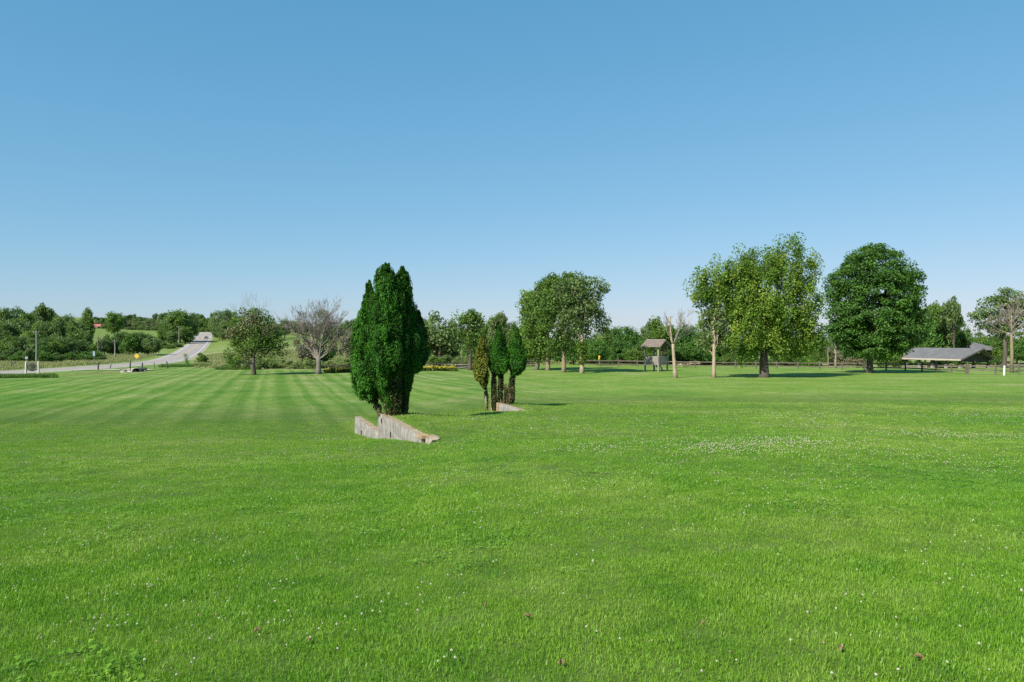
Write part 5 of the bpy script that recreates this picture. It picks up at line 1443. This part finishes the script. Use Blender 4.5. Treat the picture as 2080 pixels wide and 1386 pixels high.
# yellow day-lily clumps
M['petal'] = leaf_mat('petal', (0.46, 0.36, 0.03), (0.64, 0.52, 0.05), (0.74, 0.66, 0.12), 0.2)
M['lily_leaf'] = leaf_mat('lily_leaf', (0.05, 0.09, 0.012), (0.09, 0.14, 0.02), (0.15, 0.20, 0.03))
r_ = np.random.default_rng(15)
lm = []
for v in range(3):
    C = np.stack([r_.normal(0, 0.22, 40), r_.normal(0, 0.2, 40), r_.uniform(0.05, 0.40, 40)], 1)
    a_ = leaf_mesh('leaves', C, 0.22, 10, 0.11, M['lily_leaf'], r_, axis_up=1.5, elong=2.4)
    C = np.stack([r_.normal(0, 0.26, 30), r_.normal(0, 0.24, 30), r_.uniform(0.38, 0.60, 30)], 1)
    b_ = leaf_mesh('blossoms', C, 0.10, 7, 0.085, M['petal'], r_)
    lm.append((a_, b_))
def lily(px, d, i, label, group):
    p = at(px, d); p.z = gz(p.x, p.y)
    T = thing('daylily_clump', p, label, 'flower clump', group, i * 1.3)
    s = 0.9 + 0.3 * math.sin(i * 2.1); T.scale = (s * 1.15, s * 1.15, s * 1.0)
    for nm, me in zip(('leaves', 'blossoms'), lm[i % 3]):
        link(bpy.data.objects.new(nm, me), T)
for i in range(11):
    lily(666 + i * 7.6, 97.6 - 0.02 * i, i, 'yellow daylily clump along the fence near the dead tree', 'daylilies near the dead tree')
for i in range(17):
    lily(838 + i * 5.0, 101.2 + 0.05 * i, i, 'yellow daylily clump along the dark fence right behind the large arborvitae', 'daylilies behind the large arborvitae')
# pale flowering shrubs beyond the dark fence
M['white_bloom'] = leaf_mat('white_bloom', (0.35, 0.38, 0.25), (0.52, 0.52, 0.42), (0.66, 0.66, 0.58), 0.2)
for i in range(8):
    bg_tree(922 + i * 7.5, 118 + (i % 3) * 0.5, 739 + (i % 2) * 2, 6.5, 'shrub', M['white_bloom'], 'low white-flowering shrub beyond the dark rail fence', 'white-flowering shrubs', 'flowering_shrub', i % 3, 'shrub')
# pale gravel path glimpsed beyond the dark fence
PP = [at(px, 114) for px in (880, 910, 945, 980, 1010)]
for q in PP: q.z = gz(q.x, q.y)
o = strip('gravel_path', PP, [(-1.6, 0), (0, 0.05), (1.6, 0)], 0.06, M['gravel'])
tag(o, 'pale gravel path beyond the dark rail fence', 'path')

# ------------------------------------------------------------------ grass, clover, meadow (stuff)
def blade_mat(name, lift):
    m, nt, p, out = nodes_of(name)
    c, P, sx = lawn_colour(nt)
    oi = nt.nodes.new('ShaderNodeObjectInfo')
    at_ = nt.nodes.new('ShaderNodeAttribute'); at_.attribute_name = 'tint'
    v = ramp(nt, [(0.0, (0.72, 0.80, 0.70)), (0.55, (1.0, 1.0, 1.0)), (0.88, (1.35, 1.18, 1.3)), (1.0, (2.2, 1.55, 3.4))], at_.outputs['Fac'])
    c = mixc(nt, 1.0, c, v.outputs['Color'], 'MULTIPLY')
    c = mixc(nt, 1.0, c, (lift, lift, lift), 'MULTIPLY')
    nt.links.new(c, p.inputs['Base Color'])
    p.inputs['Roughness'].default_value = 0.42
    p.inputs['Specular IOR Level'].default_value = 0.35
    t = nt.nodes.new('ShaderNodeBsdfTranslucent'); nt.links.new(mixc(nt, 1.0, c, (1.25, 1.25, 0.6), 'MULTIPLY'), t.inputs['Color'])
    mx = nt.nodes.new('ShaderNodeMixShader'); mx.inputs['Fac'].default_value = 0.35
    nt.links.new(p.outputs['BSDF'], mx.inputs[1]); nt.links.new(t.outputs['BSDF'], mx.inputs[2]); nt.links.new(mx.outputs['Shader'], out.inputs['Surface'])
    return m
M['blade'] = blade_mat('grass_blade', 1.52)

def blade_clump(name, n, rad, hgt, wid, mat, seed, lean=0.5):
    r = np.random.default_rng(seed)
    a = r.uniform(0, 2 * PI, n); q = rad * np.sqrt(r.uniform(0, 1, n))
    p = np.stack([np.cos(a) * q, np.sin(a) * q, np.full(n, -0.008)], 1)
    h = hgt * r.uniform(0.5, 1.15, n)
    la = r.uniform(0, 2 * PI, n); lm_ = lean * r.uniform(0.1, 1.2, n)
    d = np.stack([np.cos(la), np.sin(la), np.zeros(n)], 1)
    sd = np.stack([-np.sin(la + r.normal(0, .6, n)), np.cos(la), np.zeros(n)], 1) * (wid * r.uniform(0.7, 1.3, n))[:, None] * 0.5
    z = np.array([0, 0, 1.0])
    m1 = p + d * (h * lm_ * 0.32)[:, None] + z * (h * 0.58)[:, None]
    tp = p + d * (h * lm_)[:, None] + z * (h * (1 - 0.28 * lm_))[:, None]
    V = np.stack([p - sd, p + sd, m1 + sd * 0.8, m1 - sd * 0.8, tp], 1).reshape(-1, 3)
    me = bpy.data.meshes.new(name)
    fs = []
    for i in range(n):
        b = i * 5; fs += [(b, b + 1, b + 2, b + 3), (b + 3, b + 2, b + 4)]
    me.from_pydata(V.tolist(), [], fs)
    at_ = me.attributes.new('tint', 'FLOAT', 'POINT'); at_.data.foreach_set('value', np.repeat(np.clip(r.beta(2.2, 2.6, n), 0, 1), 5).astype(np.float32))
    me.materials.append(mat); me.update()
    return bpy.data.objects.new(name, me)     # not linked: only a source for the scatter

def scatter(name, P, rot, scl, variant, sources, label, cat):
    me = bpy.data.meshes.new(name)
    me.vertices.add(len(P)); me.vertices.foreach_set('co', np.asarray(P, np.float32).ravel())
    for nm, ty, v in (('rot', 'FLOAT_VECTOR', rot), ('scl', 'FLOAT', scl)):
        a = me.attributes.new(nm, ty, 'POINT'); a.data.foreach_set('vector' if ty == 'FLOAT_VECTOR' else 'value', np.asarray(v, np.float32).ravel())
    a = me.attributes.new('variant', 'INT', 'POINT'); a.data.foreach_set('value', np.asarray(variant, np.int32))
    me.update()
    o = link(bpy.data.objects.new(name, me))
    ng = bpy.data.node_groups.new(name + '_scatter', 'GeometryNodeTree')
    ng.interface.new_socket('Geometry', in_out='INPUT', socket_type='NodeSocketGeometry')
    ng.interface.new_socket('Geometry', in_out='OUTPUT', socket_type='NodeSocketGeometry')
    N = ng.nodes; Lk = ng.links
    gi = N.new('NodeGroupInput'); go = N.new('NodeGroupOutput'); jn = N.new('GeometryNodeJoinGeometry')
    m2p = N.new('GeometryNodeMeshToPoints'); Lk.new(gi.outputs[0], m2p.inputs['Mesh'])
    def named(nm, ty):
        n_ = N.new('GeometryNodeInputNamedAttribute'); n_.data_type = ty; n_.inputs['Name'].default_value = nm
        return n_.outputs['Attribute']
    ar, as_, av = named('rot', 'FLOAT_VECTOR'), named('scl', 'FLOAT'), named('variant', 'INT')
    for k, src in enumerate(sources):
        oi = N.new('GeometryNodeObjectInfo'); oi.inputs['Object'].default_value = src; oi.inputs['As Instance'].default_value = True
        cmp_ = N.new('FunctionNodeCompare'); cmp_.data_type = 'INT'; cmp_.operation = 'EQUAL'
        ints = [s for s in cmp_.inputs if s.type == 'INT']
        Lk.new(av, ints[0]); ints[1].default_value = k
        ip = N.new('GeometryNodeInstanceOnPoints')
        Lk.new(m2p.outputs['Points'], ip.inputs['Points']); Lk.new(cmp_.outputs[0], ip.inputs['Selection'])
        Lk.new(oi.outputs['Geometry'], ip.inputs['Instance'])
        e2r = N.new('FunctionNodeEulerToRotation'); Lk.new(ar, e2r.inputs[0]); Lk.new(e2r.outputs[0], ip.inputs['Rotation'])
        Lk.new(as_, ip.inputs['Scale'])
        Lk.new(ip.outputs['Instances'], jn.inputs[0])
    Lk.new(jn.outputs[0], go.inputs[0])
    md = o.modifiers.new('scatter', 'NODES'); md.node_group = ng
    return tag(o, label, cat, kind='stuff')

def vnoise(x, y, s, seed=0):
    """cheap smooth value noise in 0..1"""
    r = np.random.default_rng(seed); T_ = r.uniform(0, 1, (256, 256))
    x = x / s + 1000; y = y / s + 1000
    i = np.floor(x).astype(int); j = np.floor(y).astype(int); fx = x - i; fy = y - j
    fx = fx * fx * (3 - 2 * fx); fy = fy * fy * (3 - 2 * fy)
    g = lambda a, b: T_[a % 256, b % 256]
    return g(i, j) * (1 - fx) * (1 - fy) + g(i + 1, j) * fx * (1 - fy) + g(i, j + 1) * (1 - fx) * fy + g(i + 1, j + 1) * fx * fy

def wedge(n, d0, d1, rng, slope=0.74, margin=3.2):
    """n points spread evenly over the strip of lawn between depths d0 and d1"""
    g = np.linspace(d0, d1, 200); cdf = np.cumsum(slope * g + margin); cdf = (cdf - cdf[0]) / (cdf[-1] - cdf[0])
    d = np.interp(rng.uniform(0, 1, n), cdf, g)
    return rng.uniform(-1, 1, n) * (slope * d + margin), d
def wedge_area(d0, d1, slope=0.74, margin=3.2): return slope * (d1 * d1 - d0 * d0) + 2 * margin * (d1 - d0)

rg = np.random.default_rng(77)
XS, YS = [], []
for d0, d1, dens in ((0.3, 2.2, 200), (2.2, 6, 420), (6, 10, 270), (10, 16, 140), (16, 24, 66), (24, 36, 34), (36, 55, 10)):
    area = wedge_area(d0, d1)
    x, y = wedge(int(area * dens), d0, d1, rg)
    XS.append(x); YS.append(y)
XS = np.concatenate(XS); YS = np.concatenate(YS)
sW = (XS - WA[0]) * WNOR[0] + (YS - WA[1]) * WNOR[1]; tW = (XS - WA[0]) * WDIR[0] + (YS - WA[1]) * WDIR[1]
ok = ~((np.abs(sW) < 0.15) & (tW > -0.1) & (tW < LW + 0.1))
n2 = np.array([vd[1], -vd[0]]); s2 = (XS - VA[0]) * n2[0] + (YS - VA[1]) * n2[1]; t2 = (XS - VA[0]) * vd[0] + (YS - VA[1]) * vd[1]
ok &= ~((np.abs(s2) < 0.14) & (t2 > -0.1) & (t2 < LV + 0.1))
XS, YS = XS[ok], YS[ok]
ZS = gz_many(XS, YS)
K = len(XS)
rot = np.stack([rg.normal(0, 0.12, K), rg.normal(0, 0.12, K), rg.uniform(0, 2 * PI, K)], 1)
hn = vnoise(XS, YS, 0.7, 1) * 0.6 + vnoise(XS, YS, 2.7, 2) * 0.4
scl = (0.62 + 0.75 * hn) * (1 + 0.012 * np.clip(YS - 8, 0, 30)) * rg.uniform(0.8, 1.2, K)
scl = np.where(YS > 34, scl * 0.6, scl)
src = [blade_clump('grass_clump_a', 46, 0.12, 0.036, 0.0030, M['blade'], 1, 0.6), blade_clump('grass_clump_b', 46, 0.13, 0.030, 0.0030, M['blade'], 2, 0.8), blade_clump('grass_clump_c', 40, 0.11, 0.041, 0.0031, M['blade'], 3, 0.55)]
scatter('grass', np.stack([XS, YS, ZS], 1), rot, scl, rg.integers(0, 3, K), src, 'short green lawn grass blades covering the foreground', 'grass')

# white clover: heads and leaves
M['clover_white'] = surf_mat('clover_white', [(0.3, (0.36, 0.34, 0.25)), (0.7, (0.54, 0.52, 0.43))], 60, 0.8, 0)
M['clover_brown'] = surf_mat('clover_brown', [(0.3, (0.26, 0.17, 0.11)), (0.7, (0.42, 0.31, 0.22))], 60, 0.9, 0)
def clover_head(name, mat, seed):
    r = np.random.default_rng(seed)
    mb = MB()
    for k in range(30):      # florets
        d = r.normal(size=3); d[2] = abs(d[2]) * 1.0 - 0.25; d /= np.linalg.norm(d)
        c = np.array([0, 0, 0.041]); e = c + d * r.uniform(0.005, 0.0075)
        mb.tube([tuple(c + d * 0.002), tuple(c + d * 0.005), tuple(e)], [0.0010, 0.0024, 0.0012], 4)
    return bpy.data.objects.new(name, mb.mesh(name, mat))
def from_px(px, py):
    d = np.geomspace(2.5, 60, 500)
    x = (px - CX) / F * d
    z = gz_many(x, d); ray = EYE - (py - CY) / F * d
    k = np.argmax(z >= ray)
    return x[k], d[k]
cx_, cy_ = [], []
# dense drifts seen in the photograph, as (pixel centre, spread in metres, count)
for px, py, sx_, sy_, n_ in ((1470, 915, 0.55, 0.30, 380), (1560, 905, 0.7, 0.35, 380), (1650, 900, 0.8, 0.4, 230), (1190, 915, 0.5, 0.3, 110), (1320, 903, 0.6, 0.4, 90), (1890, 887, 0.8, 0.3, 130), (2000, 890, 0.9, 0.4, 90), (1960, 945, 0.5, 0.35, 130), (1540, 975, 0.8, 0.4, 60), (1620, 985, 0.5, 0.3, 40),
                         (650, 920, 0.9, 0.5, 80), (890, 975, 0.5, 0.4, 60), (470, 940, 1.2, 0.6, 60), (1880, 835, 2.0, 0.8, 60), (1500, 870, 2.5, 1.0, 60)):
    x0, d0 = from_px(px, py)
    cx_.append(x0 + rg.normal(0, sx_, n_)); cy_.append(d0 + rg.normal(0, sy_, n_) * 2.0)
x, y = wedge(52000, 2.4, 26, rg)
pr = np.clip((vnoise(x, y, 1.3, 5) * 0.55 + vnoise(x, y, 0.45, 6) * 0.45 - 0.44) * 3.2, 0.015, 1) * np.clip(12.0 / (y + 5), 0.25, 1) * 0.42 * np.clip((y - 1.0) / 8.0, 0.25, 1)
kp = rg.uniform(0, 1, len(x)) < pr
cx_.append(x[kp]); cy_.append(y[kp])
# the patch in the lower left corner of the view
for px, py, n_ in ((185, 1280, 14), (270, 1200, 6), (30, 1205, 8), (360, 1362, 4), (900, 1350, 4), (1290, 1310, 5)):
    x0, d0 = from_px(px, py)
    cx_.append(x0 + rg.normal(0, 0.10, n_)); cy_.append(d0 + rg.normal(0, 0.10, n_))
cx_ = np.concatenate(cx_); cy_ = np.concatenate(cy_)
okc = (cy_ > 2.3) & (cy_ < 45)
sW = (cx_ - WA[0]) * WNOR[0] + (cy_ - WA[1]) * WNOR[1]
cx_, cy_ = cx_[okc], cy_[okc]
K = len(cx_)
scatter('clover_flowers', np.stack([cx_, cy_, gz_many(cx_, cy_)], 1), np.stack([rg.normal(0, 0.15, K), rg.normal(0, 0.15, K), rg.uniform(0, 6.28, K)], 1), rg.uniform(0.70, 1.10, K) * (1 + 0.04 * np.clip(cy_ - 8, 0, 16)),
        np.where(rg.uniform(0, 1, K) < 0.16, 1, 0), [clover_head('clover_head', M['clover_white'], 1), clover_head('clover_head_faded', M['clover_brown'], 2)], 'small white clover heads scattered through the grass', 'clover')
# clover leaves: round-leaved patches between the blades
def clover_leaf(name, seed):
    r = np.random.default_rng(seed); V = []; Fs = []
    for k in range(12):
        bx, by = r.normal(0, 0.045, 2); bz = r.uniform(0.010, 0.028); rot_ = r.uniform(0, 6.28); tilt = r.normal(0, 0.25, 2)
        for q in range(3):
            a = rot_ + q * 2 * PI / 3
            c = np.array([bx + math.cos(a) * 0.006, by + math.sin(a) * 0.006])
            b = len(V)
            for t in range(6):
                ang = a + t * PI / 3
                px_, py_ = c[0] + math.cos(ang) * 0.0055, c[1] + math.sin(ang) * 0.0055
                V.append((px_, py_, bz + (px_ - bx) * tilt[0] + (py_ - by) * tilt[1]))
            Fs.append(tuple(range(b, b + 6)))
    me = bpy.data.meshes.new(name); me.from_pydata(V, [], Fs)
    a_ = me.attributes.new('tint', 'FLOAT', 'POINT'); a_.data.foreach_set('value', np.repeat(r.uniform(0.3, 0.8, len(V) // 6), 6).astype(np.float32))
    me.materials.append(M['blade']); me.update()
    return bpy.data.objects.new(name, me)
x, y = wedge(12000, 2.4, 18, rg)
kp = (vnoise(x, y, 1.6, 8) * 0.6 + vnoise(x, y, 0.5, 9) * 0.4) > 0.56
x, y = x[kp], y[kp]; K = len(x)
scatter('clover_leaves', np.stack([x, y, gz_many(x, y)], 1), np.stack([np.zeros(K), np.zeros(K), rg.uniform(0, 6.28, K)], 1), rg.uniform(0.85, 1.4, K), rg.integers(0, 2, K), [clover_leaf('clover_leaf_a', 1), clover_leaf('clover_leaf_b', 2)], 'patches of small round clover leaves among the grass', 'clover')

# tall meadow grass beyond the lawn and along the road
M['meadow_blade'] = leaf_mat('meadow_blade', (0.17, 0.225, 0.062), (0.27, 0.285, 0.11), (0.42, 0.37, 0.20), 0.3)
n_ = 26000
x = rg.uniform(-125, 20, n_); y = rg.uniform(96, 235, n_)
rdm, _ = road_near(x, y)
md = sstep(0, 3, y - lawn_edge(x))
kp = (rdm > 8.0) & (rg.uniform(0, 1, n_) < md) & (np.abs(x / y) < 0.78) & ((vnoise(x, y, 6, 11) > 0.30) | (y > 150))
cxr = np.interp(y, RCa[:, 1], RCa[:, 0])
near_side = x > cxr
pxx = x / y * F + CX
kp &= ~(near_side & (pxx < 400) & (y < 190))
kp &= ~(near_side & (y < 122) & (pxx < 720))
x, y = x[kp], y[kp]; K = len(x)
scatter('meadow_grass', np.stack([x, y, gz_many(x, y)], 1), np.stack([np.zeros(K), np.zeros(K), rg.uniform(0, 6.28, K)], 1), rg.uniform(0.5, 1.15, K), rg.integers(0, 2, K),
        [blade_clump('meadow_clump_a', 30, 0.8, 0.75, 0.06, M['meadow_blade'], 5, 0.5), blade_clump('meadow_clump_b', 30, 0.9, 0.6, 0.06, M['meadow_blade'], 6, 0.6)], 'tall pale meadow grass beyond the mown lawn and along the road', 'grass')
# uncut grass round the sign and at the old posts
M['rank_blade'] = leaf_mat('rank_blade', (0.055, 0.12, 0.018), (0.085, 0.17, 0.026), (0.13, 0.21, 0.045), 0.3)
xs, ys = [], []
for px0, px1, d0, d1, n_ in ((-20, 112, 86, 91.5, 900), (325, 432, 131, 138, 700), (440, 520, 112, 116, 350)):
    px = rg.uniform(px0, px1, n_); d = rg.uniform(d0, d1, n_)
    xs.append((px - CX) / F * d); ys.append(d)
x = np.concatenate(xs); y = np.concatenate(ys); K = len(x)
scatter('tall_grass', np.stack([x, y, gz_many(x, y)], 1), np.stack([np.zeros(K), np.zeros(K), rg.uniform(0, 6.28, K)], 1), rg.uniform(0.6, 1.1, K), np.zeros(K, int), [blade_clump('rank_clump', 30, 0.4, 0.55, 0.03, M['rank_blade'], 8, 0.5)], 'strips of uncut dark green grass by the sign and the old posts', 'grass')

# a few dead leaves lying on the near grass
M['dead_leaf'] = surf_mat('dead_leaf', [(0.3, (0.11, 0.075, 0.030)), (0.7, (0.24, 0.165, 0.075))], 30, 0.9, 0.2)
for i, (px, py, s) in enumerate([(1072, 1262, 0.05), (1708, 1331, 0.045), (1868, 1350, 0.05), (522, 1294, 0.045), (627, 1313, 0.035), (1140, 1362, 0.04), (1428, 1278, 0.035), (985, 1240, 0.03)]):
    s *= 0.55
    x0, d0 = from_px(px, py)
    n = 9
    out_ = [(math.cos(2 * PI * k / n) * s * (1.0 if k % 2 else 0.62), math.sin(2 * PI * k / n) * s * 0.62 * (1 if k % 2 else 0.7), 0.012 * math.sin(k * 2.2 + i)) for k in range(n)]
    mb = MB().add([(0, 0, 0.012)] + out_ + [(0, 0, 0.008)] + [(a, b, c - 0.004) for a, b, c in out_], [(0, k + 1, (k + 1) % n + 1) for k in range(n)] + [(n + 1, n + 2 + (k + 1) % n, n + 2 + k) for k in range(n)])
    o = mb.build('dead_leaf', M['dead_leaf'], None)
    o.location = (x0, d0, gz(x0, d0) + 0.036); o.rotation_euler = (0.3 * math.sin(i), 0.3 * math.cos(i * 1.7), i * 1.1)
    tag(o, 'curled brown dead leaf lying on the near lawn', 'leaf', 'dead leaves on the lawn')
